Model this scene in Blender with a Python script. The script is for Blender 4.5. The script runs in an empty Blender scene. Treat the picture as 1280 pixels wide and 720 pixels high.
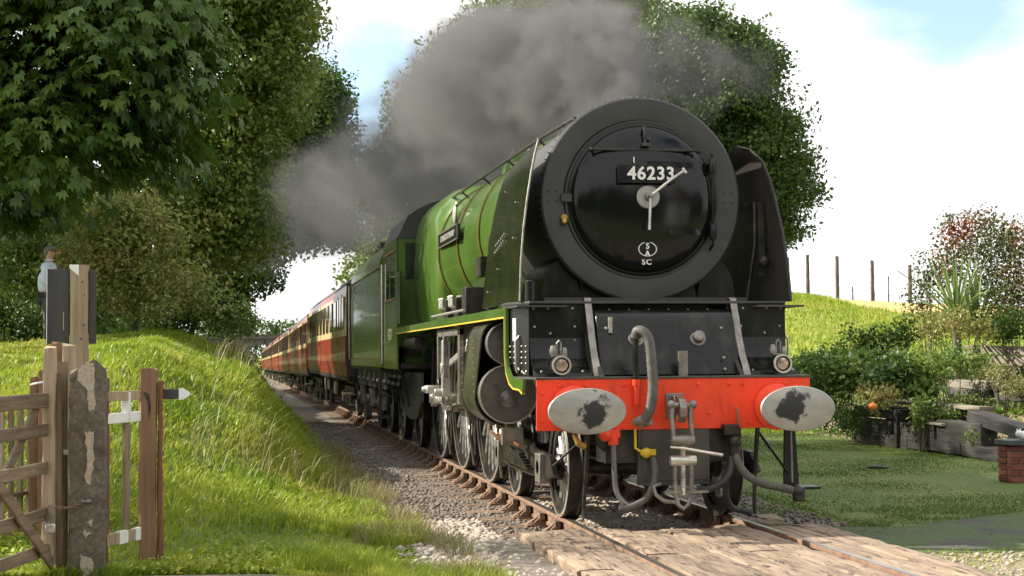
import bpy, bmesh, math, random
import numpy as np
from mathutils import Vector, Matrix, noise as mnoise
random.seed(7); rng = np.random.default_rng(7)
S = bpy.context.scene; COL = S.collection; PI = math.pi; R = math.radians
# ---------------------------------------------------------------- camera
cam = bpy.data.cameras.new('camera'); camo = bpy.data.objects.new('camera', cam); COL.objects.link(camo); S.camera = camo
CAM = Vector((-3.6448, -12.7941, 1.474)); yaw, pitch, roll = .1733, .0433, -.0069
cam.sensor_width = 36; cam.lens = 36*1935.1/1280; cam.clip_start = .05; cam.clip_end = 4000
F = Vector((math.sin(yaw)*math.cos(pitch), math.cos(yaw)*math.cos(pitch), math.sin(pitch)))
Rt = Vector((math.cos(yaw), -math.sin(yaw), 0)); Up = Rt.cross(F)
R2 = Rt*math.cos(roll)+Up*math.sin(roll); U2 = -Rt*math.sin(roll)+Up*math.cos(roll)
camo.matrix_world = Matrix(((R2.x, U2.x, -F.x, CAM.x), (R2.y, U2.y, -F.y, CAM.y), (R2.z, U2.z, -F.z, CAM.z), (0, 0, 0, 1)))
# ---------------------------------------------------------------- light
S.view_settings.view_transform = 'Standard'; S.view_settings.look = 'None'; S.view_settings.gamma = 1; S.view_settings.exposure = 1.08
S.render.engine = 'CYCLES'; S.cycles.use_denoising = True; S.cycles.max_bounces = 8; S.cycles.transparent_max_bounces = 8
S.cycles.volume_step_rate = .5; S.cycles.volume_max_steps = 256; S.cycles.volume_bounces = 1; S.cycles.sample_clamp_indirect = 6
sunv = Vector((-.92, .38, 0)).normalized()*math.cos(R(34)) + Vector((0, 0, math.sin(R(34))))
sl = bpy.data.lights.new('sun', 'SUN'); sl.energy = 5.0; sl.angle = R(.5); sl.color = (1, .93, .80)
so = bpy.data.objects.new('sun', sl); COL.objects.link(so); so.rotation_euler = sunv.to_track_quat('Z', 'Y').to_euler(); so.location = (-20, 5, 20)
W = bpy.data.worlds.new('World'); S.world = W; W.use_nodes = True; nt = W.node_tree; nt.nodes.clear()
def N(nt, t, **k):
    n = nt.nodes.new(t)
    for a, v in k.items():
        if a.startswith('_'): setattr(n, a[1:], v)
        else: n.inputs[a.replace('_', ' ') if a.replace('_', ' ') in n.inputs else int(a[1:])].default_value = v
    return n
def L(nt, a, b): nt.links.new(a, b)
out = N(nt, 'ShaderNodeOutputWorld'); sky = N(nt, 'ShaderNodeTexSky', _sky_type='NISHITA'); sky.sun_disc = False
sky.sun_elevation = R(34); sky.sun_rotation = math.atan2(sunv.x, sunv.y)
bg1 = N(nt, 'ShaderNodeBackground', Strength=.13); L(nt, sky.outputs[0], bg1.inputs[0])
bg2 = N(nt, 'ShaderNodeBackground', Color=(1, 1, .985, 1), Strength=.68)
tc = N(nt, 'ShaderNodeTexCoord'); mp = N(nt, 'ShaderNodeMapping'); mp.inputs['Scale'].default_value = (1, 1, 2.2); mp.inputs['Location'].default_value = (.62, .3, .2)
L(nt, tc.outputs['Generated'], mp.inputs[0])
ns = N(nt, 'ShaderNodeTexNoise', Scale=2.6, Detail=6, Roughness=.55); L(nt, mp.outputs[0], ns.inputs['Vector'])
# clear patches in the thin cloud, spread over the whole sky
acc = ns.outputs[0]
for az_, el_, rad_, k_ in ((4.9, 10, 4.2, 1.25), (4.2, 6, 3., .9), (26, 14.5, 6, .8), (-40, 25, 14, .5), (75, 30, 16, .6), (140, 35, 20, .6), (-120, 40, 20, .6), (0, 60, 16, .5), (-75, 14, 9, .5), (180, 12, 10, .5)):
    az_, el_ = R(az_), R(el_); dt = N(nt, 'ShaderNodeVectorMath', _operation='DOT_PRODUCT'); L(nt, tc.outputs['Generated'], dt.inputs[0]); dt.inputs[1].default_value = (math.sin(az_)*math.cos(el_), math.cos(az_)*math.cos(el_), math.sin(el_))
    mr = N(nt, 'ShaderNodeMapRange', _interpolation_type='SMOOTHSTEP'); mr.inputs[1].default_value = math.cos(R(rad_)); mr.inputs[2].default_value = math.cos(R(rad_*.15)); mr.inputs[3].default_value = 0; mr.inputs[4].default_value = k_*.3; L(nt, dt.outputs['Value'], mr.inputs[0])
    sb = N(nt, 'ShaderNodeMath', _operation='SUBTRACT'); L(nt, acc, sb.inputs[0]); L(nt, mr.outputs[0], sb.inputs[1]); acc = sb.outputs[0]
rp = N(nt, 'ShaderNodeValToRGB'); rp.color_ramp.elements[0].position = .25; rp.color_ramp.elements[1].position = .40
L(nt, acc, rp.inputs[0]); mx = N(nt, 'ShaderNodeMixShader'); L(nt, rp.outputs[0], mx.inputs[0]); L(nt, bg1.outputs[0], mx.inputs[1]); L(nt, bg2.outputs[0], mx.inputs[2]); L(nt, mx.outputs[0], out.inputs[0])

# ---------------------------------------------------------------- materials
def mat(name, c1, c2=None, scale=(6, 6, 6), rough=.5, metal=0, bump=0, bscale=40, detail=5, c3=None, coat=0, vary=0, ns2=None, trans=0, mixpos=(.35, .65), spec=.5, wear_sheen=None):
    m = bpy.data.materials.new(name); m.use_nodes = True; nt = m.node_tree; b = nt.nodes['Principled BSDF']
    b.inputs['Metallic'].default_value = metal; b.inputs['Roughness'].default_value = rough; b.inputs['Coat Weight'].default_value = coat
    b.inputs['Specular IOR Level'].default_value = spec
    tc = N(nt, 'ShaderNodeTexCoord'); mp = N(nt, 'ShaderNodeMapping'); mp.inputs['Scale'].default_value = scale
    src = tc.outputs['Object']
    if vary or trans:
        oi = N(nt, 'ShaderNodeObjectInfo')
        av = N(nt, 'ShaderNodeVectorMath', _operation='SCALE'); cx = N(nt, 'ShaderNodeCombineXYZ')
        for i in range(3): L(nt, oi.outputs['Random'], cx.inputs[i])
        L(nt, cx.outputs[0], av.inputs[0]); av.inputs['Scale'].default_value = 37.
        ad = N(nt, 'ShaderNodeVectorMath', _operation='ADD'); L(nt, tc.outputs['Object'], ad.inputs[0]); L(nt, av.outputs[0], ad.inputs[1]); src = ad.outputs[0]
    L(nt, src, mp.inputs[0])
    c2 = c2 or tuple(x*.75 for x in c1)
    n1 = N(nt, 'ShaderNodeTexNoise', Scale=1, Detail=detail, Roughness=.6); L(nt, mp.outputs[0], n1.inputs['Vector'])
    r = N(nt, 'ShaderNodeValToRGB'); e = r.color_ramp.elements; e[0].position, e[1].position = mixpos
    e[0].color = (*c1, 1); e[1].color = (*c2, 1)
    if c3: x = e.new((mixpos[0]+mixpos[1])/2); x.color = (*c3, 1)
    L(nt, n1.outputs[0], r.inputs[0]); col = r.outputs[0]
    if wear_sheen:
        n3 = N(nt, 'ShaderNodeTexNoise', Scale=wear_sheen[1], Detail=7, Roughness=.7); wm = N(nt, 'ShaderNodeMapping'); wm.inputs['Scale'].default_value = wear_sheen[4] if len(wear_sheen) > 4 else (1, 1, 1); L(nt, src, wm.inputs[0]); L(nt, wm.outputs[0], n3.inputs['Vector'])
        r3 = N(nt, 'ShaderNodeValToRGB'); r3.color_ramp.elements[0].position = wear_sheen[2]; r3.color_ramp.elements[1].position = wear_sheen[3]
        L(nt, n3.outputs[0], r3.inputs[0]); mm = N(nt, 'ShaderNodeMix', _data_type='RGBA'); L(nt, r3.outputs[0], mm.inputs[0]); L(nt, col, mm.inputs[6]); mm.inputs[7].default_value = (*wear_sheen[0], 1); col = mm.outputs[2]
    if vary:
        hs = N(nt, 'ShaderNodeHueSaturation'); mr = N(nt, 'ShaderNodeMapRange'); mr.inputs[3].default_value = 1-vary; mr.inputs[4].default_value = 1+vary
        L(nt, oi.outputs['Random'], mr.inputs[0]); L(nt, mr.outputs[0], hs.inputs['Value']); L(nt, col, hs.inputs['Color']); col = hs.outputs[0]
    L(nt, col, b.inputs['Base Color'])
    rr = N(nt, 'ShaderNodeMapRange'); rr.inputs[3].default_value = max(.03, rough*.75); rr.inputs[4].default_value = min(1, rough*1.3); L(nt, n1.outputs[0], rr.inputs[0]); L(nt, rr.outputs[0], b.inputs['Roughness'])
    if bump:
        n2 = N(nt, 'ShaderNodeTexNoise', Scale=1, Detail=8, Roughness=.65); m2 = N(nt, 'ShaderNodeMapping'); m2.inputs['Scale'].default_value = tuple(s/max(scale)*bscale for s in scale)
        L(nt, src, m2.inputs[0]); L(nt, m2.outputs[0], n2.inputs['Vector'])
        bp = N(nt, 'ShaderNodeBump', Strength=min(1, bump), Distance=.02); L(nt, n2.outputs[0], bp.inputs['Height']); L(nt, bp.outputs[0], b.inputs['Normal'])
    if trans:
        o = nt.nodes['Material Output']; tb = N(nt, 'ShaderNodeBsdfTranslucent'); L(nt, col, tb.inputs[0]); ms = N(nt, 'ShaderNodeMixShader'); ms.inputs[0].default_value = trans
        L(nt, b.outputs[0], ms.inputs[1]); L(nt, tb.outputs[0], ms.inputs[2]); L(nt, ms.outputs[0], o.inputs[0])
    return m
M = {}
M['black'] = mat('gloss_black_paint', (.006, .007, .007), (.012, .012, .011), rough=.24, spec=.3, bump=.04, bscale=9, scale=(2, 2, 2), wear_sheen=((.055, .048, .038), 4, .5, .85, (1.6, 1.6, .5)))
M['door'] = mat('polished_black_paint', (.006, .007, .007), (.009, .009, .009), rough=.13, coat=.0, spec=.32, bump=.012, bscale=5, scale=(2, 2, 2))
M['matt_black'] = mat('smokebox_black', (.030, .030, .029), (.045, .044, .042), rough=.48, scale=(3, 3, 3), bump=.06, bscale=50, wear_sheen=((.075, .07, .06), 4, .6, .85))
M['grime'] = mat('oily_black_steel', (.012, .011, .010), (.05, .042, .032), rough=.38, metal=.3, scale=(6, 6, 6), bump=.2, bscale=30)
M['frame'] = mat('frame_dark_grey', (.045, .045, .042), (.075, .07, .06), rough=.35, scale=(4, 4, 4), bump=.08, bscale=20)
M['green'] = mat('locomotive_green_paint', (.058, .118, .02), (.078, .145, .027), rough=.2, coat=.3, scale=(1.2, 1.2, 1.2), bump=.03, bscale=4, wear_sheen=((.03, .07, .012), 2.5, .5, .9, (1, 1, .5)))
M['dark_green'] = mat('deflector_green_paint', (.006, .009, .004), (.014, .019, .007), rough=.15, coat=.3, scale=(2.5, 2.5, 1.8), bump=.10, bscale=5, wear_sheen=((.05, .058, .016), 3.2, .56, .72))  # mottled patches paint in the greenish reflections on the deflector
M['yellow'] = mat('lining_yellow', (.65, .45, .06), rough=.35)
M['orange'] = mat('lining_orange', (.26, .13, .04), rough=.35)
M['red'] = mat('buffer_beam_red', (.85, .065, .014), (.76, .05, .012), rough=.38, scale=(3, 3, 3), bump=.03, bscale=20, wear_sheen=((.38, .028, .014), 7, .52, .85, (2, 2, .5)))
M['steel'] = mat('polished_steel', (.72, .69, .64), (.5, .47, .43), rough=.28, metal=.7, scale=(7, 7, 7), bump=.04, wear_sheen=((.12, .10, .08), 9, .55, .8))
M['dull_steel'] = mat('dull_steel', (.30, .28, .25), (.17, .15, .13), rough=.42, metal=.7, scale=(9, 9, 9), bump=.12)
M['cover'] = mat('cylinder_cover_steel', (.13, .13, .125), (.19, .185, .175), rough=.38, metal=.6, scale=(4, 4, 4), bump=.05, wear_sheen=((.06, .055, .05), 6, .5, .8))
M['lagging'] = mat('olive_black_lagging', (.035, .038, .022), (.06, .055, .035), rough=.3, coat=.3, scale=(3, 3, 3), bump=.04)
M['buffer'] = mat('greasy_buffer_steel', (.40, .39, .36), (.30, .285, .26), rough=.45, metal=.35, scale=(2, 2, 9), bump=.05, wear_sheen=((.22, .20, .17), 12, .6, .9))
M['grease'] = mat('black_grease', (.018, .018, .018), (.04, .04, .04), rough=.35, bump=.3)
M['white'] = mat('white_paint', (.8, .8, .78), (.7, .69, .65), rough=.5)
M['brass'] = mat('brass', (.55, .36, .10), (.4, .24, .06), rough=.3, metal=.9)
M['copper'] = mat('copper_pipe', (.5, .22, .12), (.35, .15, .08), rough=.3, metal=.9)
M['rubber'] = mat('grey_rubber_hose', (.055, .055, .045), (.11, .105, .085), rough=.6, scale=(20, 20, 20), bump=.1)
M['black_rubber'] = mat('black_rubber', (.02, .02, .02), (.035, .034, .03), rough=.55, bump=.1)
M['lens'] = mat('lamp_lens', (.5, .42, .36), (.35, .25, .2), rough=.08, metal=.5, scale=(30, 30, 30))
M['coach_red'] = mat('coach_crimson', (.30, .028, .018), (.24, .022, .016), rough=.28, coat=.3, scale=(1.5, 1.5, 1.5), wear_sheen=((.12, .03, .02), 3, .5, .9))
M['coach_cream'] = mat('coach_cream', (.72, .58, .30), (.64, .5, .26), rough=.3, coat=.3, scale=(2, 2, 2))
M['roof'] = mat('coach_roof_grey', (.06, .06, .06), (.11, .105, .10), rough=.6, scale=(1, 3, 1))
M['glass'] = mat('dark_window_glass', (.015, .017, .018), (.02, .022, .024), rough=.04, spec=.8)
M['rust'] = mat('rusty_rail_side', (.24, .145, .09), (.14, .08, .05), rough=.8, scale=(8, 8, 8), bump=.2)
M['rail_top'] = mat('worn_rail_top', (.42, .40, .37), (.33, .30, .27), rough=.25, metal=.85)
M['sleeper'] = mat('weathered_sleeper', (.10, .065, .04), (.19, .125, .08), scale=(1.2, 14, 10), rough=.85, bump=.5, vary=.25)
M['crossing'] = mat('worn_crossing_timber', (.33, .24, .165), (.15, .10, .07), c3=(.26, .19, .13), scale=(16, 1.3, 12), rough=.9, bump=1, bscale=50, vary=.18, wear_sheen=((.06, .04, .028), 8, .54, .62, (3, .5, 1)))
M['wood'] = mat('weathered_gate_wood', (.13, .09, .055), (.26, .19, .12), scale=(22, 22, 1.6), rough=.8, bump=.6, vary=.2, wear_sheen=((.06, .055, .03), 4, .55, .8))
M['woodh'] = mat('weathered_rail_wood', (.12, .085, .05), (.24, .175, .11), scale=(2, 1.6, 26), rough=.8, bump=.6, vary=.2, wear_sheen=((.06, .055, .03), 4, .55, .8))
M['pale_wood'] = mat('pale_grey_wood', (.42, .33, .22), (.27, .2, .13), scale=(24, 24, 1.3), rough=.8, bump=.5, vary=.1, wear_sheen=((.08, .05, .03), 5, .66, .8))
M['brown_wood'] = mat('brown_post_wood', (.17, .09, .05), (.28, .16, .09), scale=(18, 18, 1.4), rough=.8, bump=.6, vary=.1)
M['red_wood'] = mat('red_brown_wood', (.15, .05, .03), (.2, .075, .045), scale=(18, 18, 1.4), rough=.8, bump=.5)
M['tar'] = mat('tarred_board', (.028, .026, .025), (.055, .052, .05), scale=(10, 10, 2), rough=.6, bump=.3)
M['concrete'] = mat('mossy_concrete', (.12, .10, .075), (.24, .2, .15), c3=(.16, .14, .10), scale=(30, 30, 30), rough=.95, bump=1., bscale=90, wear_sheen=((.07, .065, .03), 7, .5, .7))
M['spall'] = mat('fresh_broken_concrete', (.62, .52, .40), (.42, .33, .25), scale=(40, 40, 40), rough=.95, bump=1., bscale=90)
M['gravel'] = mat('pale_ballast_stone', (.30, .255, .21), (.48, .43, .37), c3=(.37, .31, .25), scale=(11, 11, 11), rough=.9, bump=.3, bscale=60, wear_sheen=((.13, .10, .075), 3, .5, .75))
M['ballast'] = mat('dirty_ballast_stone', (.11, .085, .065), (.27, .24, .21), c3=(.17, .145, .12), scale=(14, 14, 14), rough=.9, bump=.3, bscale=60, wear_sheen=((.10, .055, .035), 1.5, .5, .7))
M['ballast_bed'] = mat('ballast_bed', (.13, .11, .085), (.22, .19, .16), scale=(25, 25, 25), rough=.95, bump=1., bscale=90)
M['path'] = mat('gritty_path', (.30, .24, .20), (.20, .16, .13), scale=(12, 12, 12), rough=.95, bump=.8, bscale=80, wear_sheen=((.13, .14, .06), 1.5, .5, .7))
M['shaded_path'] = mat('path_with_engine_shade', (.04, .037, .033), (.08, .074, .064), scale=(4, 4, 4), rough=.95, bump=1, bscale=70, detail=9, wear_sheen=((.06, .10, .025), 1.5, .42, .54))  # dark base holds the engine's shadow on the path; green patches are grass
M['brick'] = mat('red_brick', (.19, .055, .04), (.12, .04, .032), scale=(10, 10, 10), rough=.9, bump=.4, vary=.25)
M['mortar'] = mat('mortar', (.28, .24, .2), rough=.95, bump=.4)
M['slate'] = mat('slate_coping', (.045, .05, .055), (.07, .075, .08), rough=.6, bump=.3)
M['old_timber'] = mat('grey_wall_timber', (.026, .024, .022), (.085, .078, .07), scale=(12, 1.5, 12), rough=.9, bump=.8, vary=.3, wear_sheen=((.06, .07, .03), 3, .58, .75))
M['pale_timber'] = mat('pale_wall_timber', (.30, .26, .20), (.18, .15, .12), scale=(12, 1.5, 12), rough=.9, bump=.6, vary=.2)
M['stone'] = mat('bridge_stone', (.07, .06, .055), (.13, .11, .1), scale=(2, 2, 4), rough=.95, bump=.4)
M['bark'] = mat('bark', (.07, .055, .04), (.14, .12, .095), scale=(9, 9, 2), rough=.95, bump=.8)
M['pale_bark'] = mat('pale_bark', (.5, .46, .4), (.28, .25, .2), scale=(9, 9, 3), rough=.9, bump=.5)
def leaf(name, a, b, c, tr=.38, sc=1.3):
    a, b, c = [tuple(v*1.35 for v in q) for q in (a, b, c)]
    return mat(name, a, b, c3=c, scale=(sc, sc, sc), rough=.45, trans=tr, detail=12, mixpos=(.3, .7), spec=.35)
M['leaf_chestnut'] = leaf('chestnut_leaves', (.024, .06, .009), (.09, .14, .02), (.045, .09, .012), .3)
M['leaf_dark'] = leaf('dark_leaves', (.024, .055, .010), (.075, .115, .018), (.042, .08, .013))
M['leaf_mid'] = leaf('mid_leaves', (.05, .09, .014), (.18, .19, .035), (.095, .14, .02))
M['leaf_autumn'] = leaf('autumn_leaves', (.15, .20, .04), (.32, .19, .07), (.22, .25, .065), .3, 2)
M['leaf_red'] = leaf('reddish_leaves', (.05, .07, .025), (.26, .055, .025), (.08, .09, .03), .3, 1.6)
M['leaf_garden'] = leaf('garden_leaves', (.065, .13, .022), (.18, .22, .045), (.11, .17, .03), .3, 3)
M['leaf_yellow'] = leaf('yellowing_leaves', (.16, .18, .05), (.30, .22, .09), (.2, .2, .06), .3, 4)
M['leaf_yucca'] = leaf('yucca_leaves', (.10, .16, .04), (.20, .25, .08), (.14, .2, .06), .25, 3)
def grassmat(name, a, b, c):
    return mat(name, a, b, c3=c, scale=(.9, .9, .9), rough=.5, trans=.35, detail=10, mixpos=(.33, .67), spec=.3)
M['grass'] = grassmat('bank_grass', (.16, .25, .02), (.40, .40, .07), (.28, .35, .035))
M['grass_dry'] = grassmat('dry_grass', (.30, .26, .12), (.2, .2, .07), (.26, .24, .10))
M['lawn'] = grassmat('lawn_grass', (.065, .125, .016), (.15, .19, .04), (.095, .16, .022))
M['turf'] = mat('turf_soil', (.075, .12, .018), (.14, .17, .035), c3=(.10, .14, .025), scale=(.8, .8, .8), rough=.95, bump=.8, bscale=60, detail=10, wear_sheen=((.10, .08, .04), 1.2, .62, .8))
M['field'] = mat('hill_turf', (.17, .24, .03), (.30, .31, .07), scale=(.6, .6, .6), rough=.95, bump=.8, bscale=50, detail=12)
M['straw'] = mat('stubble_field', (.55, .42, .16), (.45, .33, .12), scale=(.5, .5, .5), rough=.95, bump=.5)
M['soil'] = mat('dry_soil', (.16, .12, .075), (.28, .22, .14), scale=(6, 6, 6), rough=.95, bump=.8)
M['deflector_inside'] = mat('deflector_inner_paint', (.055, .045, .038), (.035, .03, .027), rough=.4, scale=(2, 2, 2), bump=.05)
M['skin'] = mat('skin', (.55, .30, .20), (.48, .25, .17), rough=.5, scale=(8, 8, 8))
M['shirt'] = mat('pale_blue_shirt', (.66, .74, .84), (.56, .65, .78), rough=.8, scale=(12, 12, 12), bump=.2)
M['trousers'] = mat('dark_trousers', (.045, .045, .055), (.10, .10, .11), rough=.85, scale=(9, 9, 5), bump=.2)
M['hair'] = mat('grey_hair', (.10, .095, .09), (.25, .24, .23), rough=.7, scale=(60, 60, 20))
M['render'] = mat('white_render', (.75, .73, .7), rough=.8)
M['rooftile'] = mat('roof_tiles', (.10, .05, .04), (.14, .08, .06), scale=(2, 2, 8), rough=.9)
M['coal'] = mat('coal', (.012, .012, .012), (.03, .03, .03), rough=.35, bump=.5)

def greased(name, cx, cz, seed):   # buffer face steel with an irregular smear of black grease
    m = mat(name, (.40, .385, .35), (.27, .26, .235), scale=(3, 3, 5), rough=.42, metal=.3, bump=.08, bscale=60, wear_sheen=((.17, .15, .12), 9, .6, .9)); nt = m.node_tree; b = nt.nodes['Principled BSDF']
    tc = N(nt, 'ShaderNodeTexCoord'); mp = N(nt, 'ShaderNodeMapping'); mp.inputs['Location'].default_value = (-cx, 0, -cz); L(nt, tc.outputs['Object'], mp.inputs[0])
    m2 = N(nt, 'ShaderNodeVectorMath', _operation='MULTIPLY'); m2.inputs[1].default_value = (8.2, 0, 7.0); L(nt, mp.outputs[0], m2.inputs[0]); ln = N(nt, 'ShaderNodeVectorMath', _operation='LENGTH'); L(nt, m2.outputs[0], ln.inputs[0])
    ad = N(nt, 'ShaderNodeVectorMath', _operation='ADD'); ad.inputs[1].default_value = (seed, seed*.7, seed*1.3); L(nt, tc.outputs['Object'], ad.inputs[0]); ns = N(nt, 'ShaderNodeTexNoise', Scale=7.5, Detail=7, Roughness=.62); L(nt, ad.outputs[0], ns.inputs['Vector'])
    a = N(nt, 'ShaderNodeMath', _operation='MULTIPLY_ADD'); L(nt, ns.outputs[0], a.inputs[0]); a.inputs[1].default_value = 2.9; L(nt, ln.outputs['Value'], a.inputs[2])
    mr = N(nt, 'ShaderNodeMapRange'); mr.inputs[1].default_value = 2.28; mr.inputs[2].default_value = 2.52; mr.inputs[3].default_value = 1; mr.inputs[4].default_value = 0; L(nt, a.outputs[0], mr.inputs[0])
    old = b.inputs['Base Color'].links[0].from_socket; mx = N(nt, 'ShaderNodeMix', _data_type='RGBA'); L(nt, mr.outputs[0], mx.inputs[0]); L(nt, old, mx.inputs[6]); mx.inputs[7].default_value = (.03, .03, .031, 1); L(nt, mx.outputs[2], b.inputs['Base Color'])
    return m
# ---------------------------------------------------------------- helpers
class MB:
    def __init__(s): s.v = []; s.f = []
    def add(s, vs, fs, mtx=None):
        o = len(s.v); s.v += [tuple(mtx @ Vector(p)) if mtx else tuple(p) for p in vs]; s.f += [tuple(i+o for i in f) for f in fs]; return s
    def bx(s, x0, x1, y0, y1, z0, z1, mtx=None):
        return s.add([(x0, y0, z0), (x1, y0, z0), (x1, y1, z0), (x0, y1, z0), (x0, y0, z1), (x1, y0, z1), (x1, y1, z1), (x0, y1, z1)],
                     [(0, 3, 2, 1), (4, 5, 6, 7), (0, 1, 5, 4), (1, 2, 6, 5), (2, 3, 7, 6), (3, 0, 4, 7)], mtx)
    def box(s, c, d, mtx=None): return s.bx(c[0]-d[0]/2, c[0]+d[0]/2, c[1]-d[1]/2, c[1]+d[1]/2, c[2]-d[2]/2, c[2]+d[2]/2, mtx)
    def bar(s, a, b, w, h):   # rectangular bar from a to b
        a = Vector(a); b = Vector(b); d = b-a; q = d.to_track_quat('Z', 'Y').to_matrix().to_4x4(); m = Matrix.Translation(a) @ q
        return s.bx(-w/2, w/2, -h/2, h/2, 0, d.length, m)
    def tube(s, pts, r, n=8, cap=True):
        P = [Vector(p) for p in pts]; k = len(P); rs = r if isinstance(r, (list, tuple)) else [r]*k; vs = []; nrm = None
        for i in range(k):
            t = (P[min(i+1, k-1)]-P[max(i-1, 0)]).normalized()
            if nrm is None: nrm = t.orthogonal().normalized()
            nrm = (nrm-t*nrm.dot(t)).normalized(); bn = t.cross(nrm)
            for j in range(n):
                a = 2*PI*j/n; vs.append(P[i]+(nrm*math.cos(a)+bn*math.sin(a))*rs[i])
        fs = [(i*n+j, i*n+(j+1) % n, (i+1)*n+(j+1) % n, (i+1)*n+j) for i in range(k-1) for j in range(n)]
        if cap: fs += [tuple(reversed(range(n))), tuple(range((k-1)*n, k*n))]
        return s.add(vs, fs)
    def lathe(s, prof, n=32, mtx=None, sx=1, sy=1):   # profile (r, h) about local Z
        vs = [(r*math.cos(2*PI*j/n)*sx, r*math.sin(2*PI*j/n)*sy, h) for r, h in prof for j in range(n)]; k = len(prof)
        fs = [(i*n+j, i*n+(j+1) % n, (i+1)*n+(j+1) % n, (i+1)*n+j) for i in range(k-1) for j in range(n)]
        if prof[0][0] > 1e-6: fs.append(tuple(reversed(range(n))))
        if prof[-1][0] > 1e-6: fs.append(tuple(range((k-1)*n, k*n)))
        return s.add(vs, fs, mtx)
    def ring(s, prof, n=32, mtx=None):                # closed profile swept round Z
        vs = [(r*math.cos(2*PI*j/n), r*math.sin(2*PI*j/n), h) for r, h in prof for j in range(n)]; k = len(prof)
        return s.add(vs, [(i*n+j, i*n+(j+1) % n, ((i+1) % k)*n+(j+1) % n, ((i+1) % k)*n+j) for i in range(k) for j in range(n)], mtx)
    def prism(s, poly, a, b, axis='x'):
        f = {'x': lambda u, v, t: (t, u, v), 'y': lambda u, v, t: (u, t, v), 'z': lambda u, v, t: (u, v, t)}[axis]; n = len(poly)
        return s.add([f(u, v, a) for u, v in poly]+[f(u, v, b) for u, v in poly],
                     [tuple(reversed(range(n))), tuple(range(n, 2*n))]+[(i, (i+1) % n, n+(i+1) % n, n+i) for i in range(n)])
    def sph(s, c, r, n=12, m=8):
        r = r if isinstance(r, (list, tuple)) else (r, r, r); vs = []; fs = []
        for i in range(m+1):
            for j in range(n):
                t = PI*i/m; a = 2*PI*j/n; vs.append((c[0]+r[0]*math.sin(t)*math.cos(a), c[1]+r[1]*math.sin(t)*math.sin(a), c[2]+r[2]*math.cos(t)))
        for i in range(m):
            for j in range(n): fs.append((i*n+j, (i+1)*n+j, (i+1)*n+(j+1) % n, i*n+(j+1) % n))
        return s.add(vs, fs)
    def loft(s, rings, cap=True):
        n = len(rings[0]); k = len(rings); fs = [(i*n+j, i*n+(j+1) % n, (i+1)*n+(j+1) % n, (i+1)*n+j) for i in range(k-1) for j in range(n)]
        if cap: fs += [tuple(reversed(range(n))), tuple(range((k-1)*n, k*n))]
        return s.add([p for r in rings for p in r], fs)
    def build(s, name, m, parent=None, smooth=32, bevel=0, fix=True):
        me = bpy.data.meshes.new(name); me.from_pydata(s.v, [], s.f); me.update()
        if fix:
            bm = bmesh.new(); bm.from_mesh(me); bmesh.ops.remove_doubles(bm, verts=bm.verts, dist=1e-5); bmesh.ops.recalc_face_normals(bm, faces=bm.faces); bm.to_mesh(me); bm.free()
        return finish(name, me, m, parent, smooth, bevel)
ROOTLOC = {}
def finish(name, me, m, parent=None, smooth=32, bevel=0):
    me.materials.append(M[m] if isinstance(m, str) else m)
    if smooth:
        me.polygons.foreach_set('use_smooth', [True]*len(me.polygons)); me.set_sharp_from_angle(angle=R(smooth))
    o = bpy.data.objects.new(name, me); COL.objects.link(o)
    if parent is not None:
        r = parent
        while r.parent: r = r.parent
        l = Vector(r.location)
        if r.type == 'EMPTY' and l.length > 0: me.transform(Matrix.Translation(-l))
        o.parent = parent
    if bevel:
        b = o.modifiers.new('bevel', 'BEVEL'); b.width = bevel; b.segments = 2; b.limit_method = 'ANGLE'
    return o
def tag(o, label=None, cat=None, group=None, kind=None):
    if label: o['label'] = label
    if cat: o['category'] = cat
    if group: o['group'] = group
    if kind: o['kind'] = kind
    return o
def thing(name, loc, label, cat, group=None, kind=None):
    o = bpy.data.objects.new(name, None); COL.objects.link(o); o.location = loc; o.empty_display_size = .2
    return tag(o, label, cat, group, kind)
def copy_tree(o, parent=None, loc=None, skip=()):
    c = o.copy(); COL.objects.link(c)
    if parent is not None: c.parent = parent
    if loc is not None: c.location = loc
    for ch in list(o.children): copy_tree(ch, c)
    return c
def npmesh(name, v, f, m, parent=None, kind=None):
    me = bpy.data.meshes.new(name); v = np.ascontiguousarray(v, dtype=np.float32); f = np.ascontiguousarray(f, dtype=np.int32)
    me.vertices.add(len(v)); me.vertices.foreach_set('co', v.ravel()); k = f.shape[1]
    me.loops.add(f.size); me.loops.foreach_set('vertex_index', f.ravel()); me.polygons.add(len(f))
    me.polygons.foreach_set('loop_start', np.arange(0, f.size, k, dtype=np.int32)); me.update(calc_edges=True)
    o = finish(name, me, m, parent, 0)
    if kind: o['kind'] = kind
    return o
def text(name, body, size, m, parent, mtx, extrude=.004, bold=0, space=1):
    c = bpy.data.curves.new(name, 'FONT'); c.body = body; c.size = size; c.extrude = extrude; c.align_x = 'CENTER'; c.align_y = 'CENTER'; c.offset = bold; c.space_character = space; c.resolution_u = 4
    t = bpy.data.objects.new(name, c); COL.objects.link(t); dg = bpy.context.evaluated_depsgraph_get(); dg.update()
    me = bpy.data.meshes.new_from_object(t.evaluated_get(dg)); bpy.data.objects.remove(t); me.name = name; me.materials.clear(); me.transform(mtx)
    return finish(name, me, m, parent, 0)
AX_X = Matrix.Rotation(PI/2, 4, 'Y')      # local Z -> +X
AX_Y = Matrix.Rotation(-PI/2, 4, 'X')     # local Z -> +Y
def T(*a): return Matrix.Translation(a)
def sm(t):
    t = np.clip(t, 0, 1); return t*t*(3-2*t)
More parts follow.
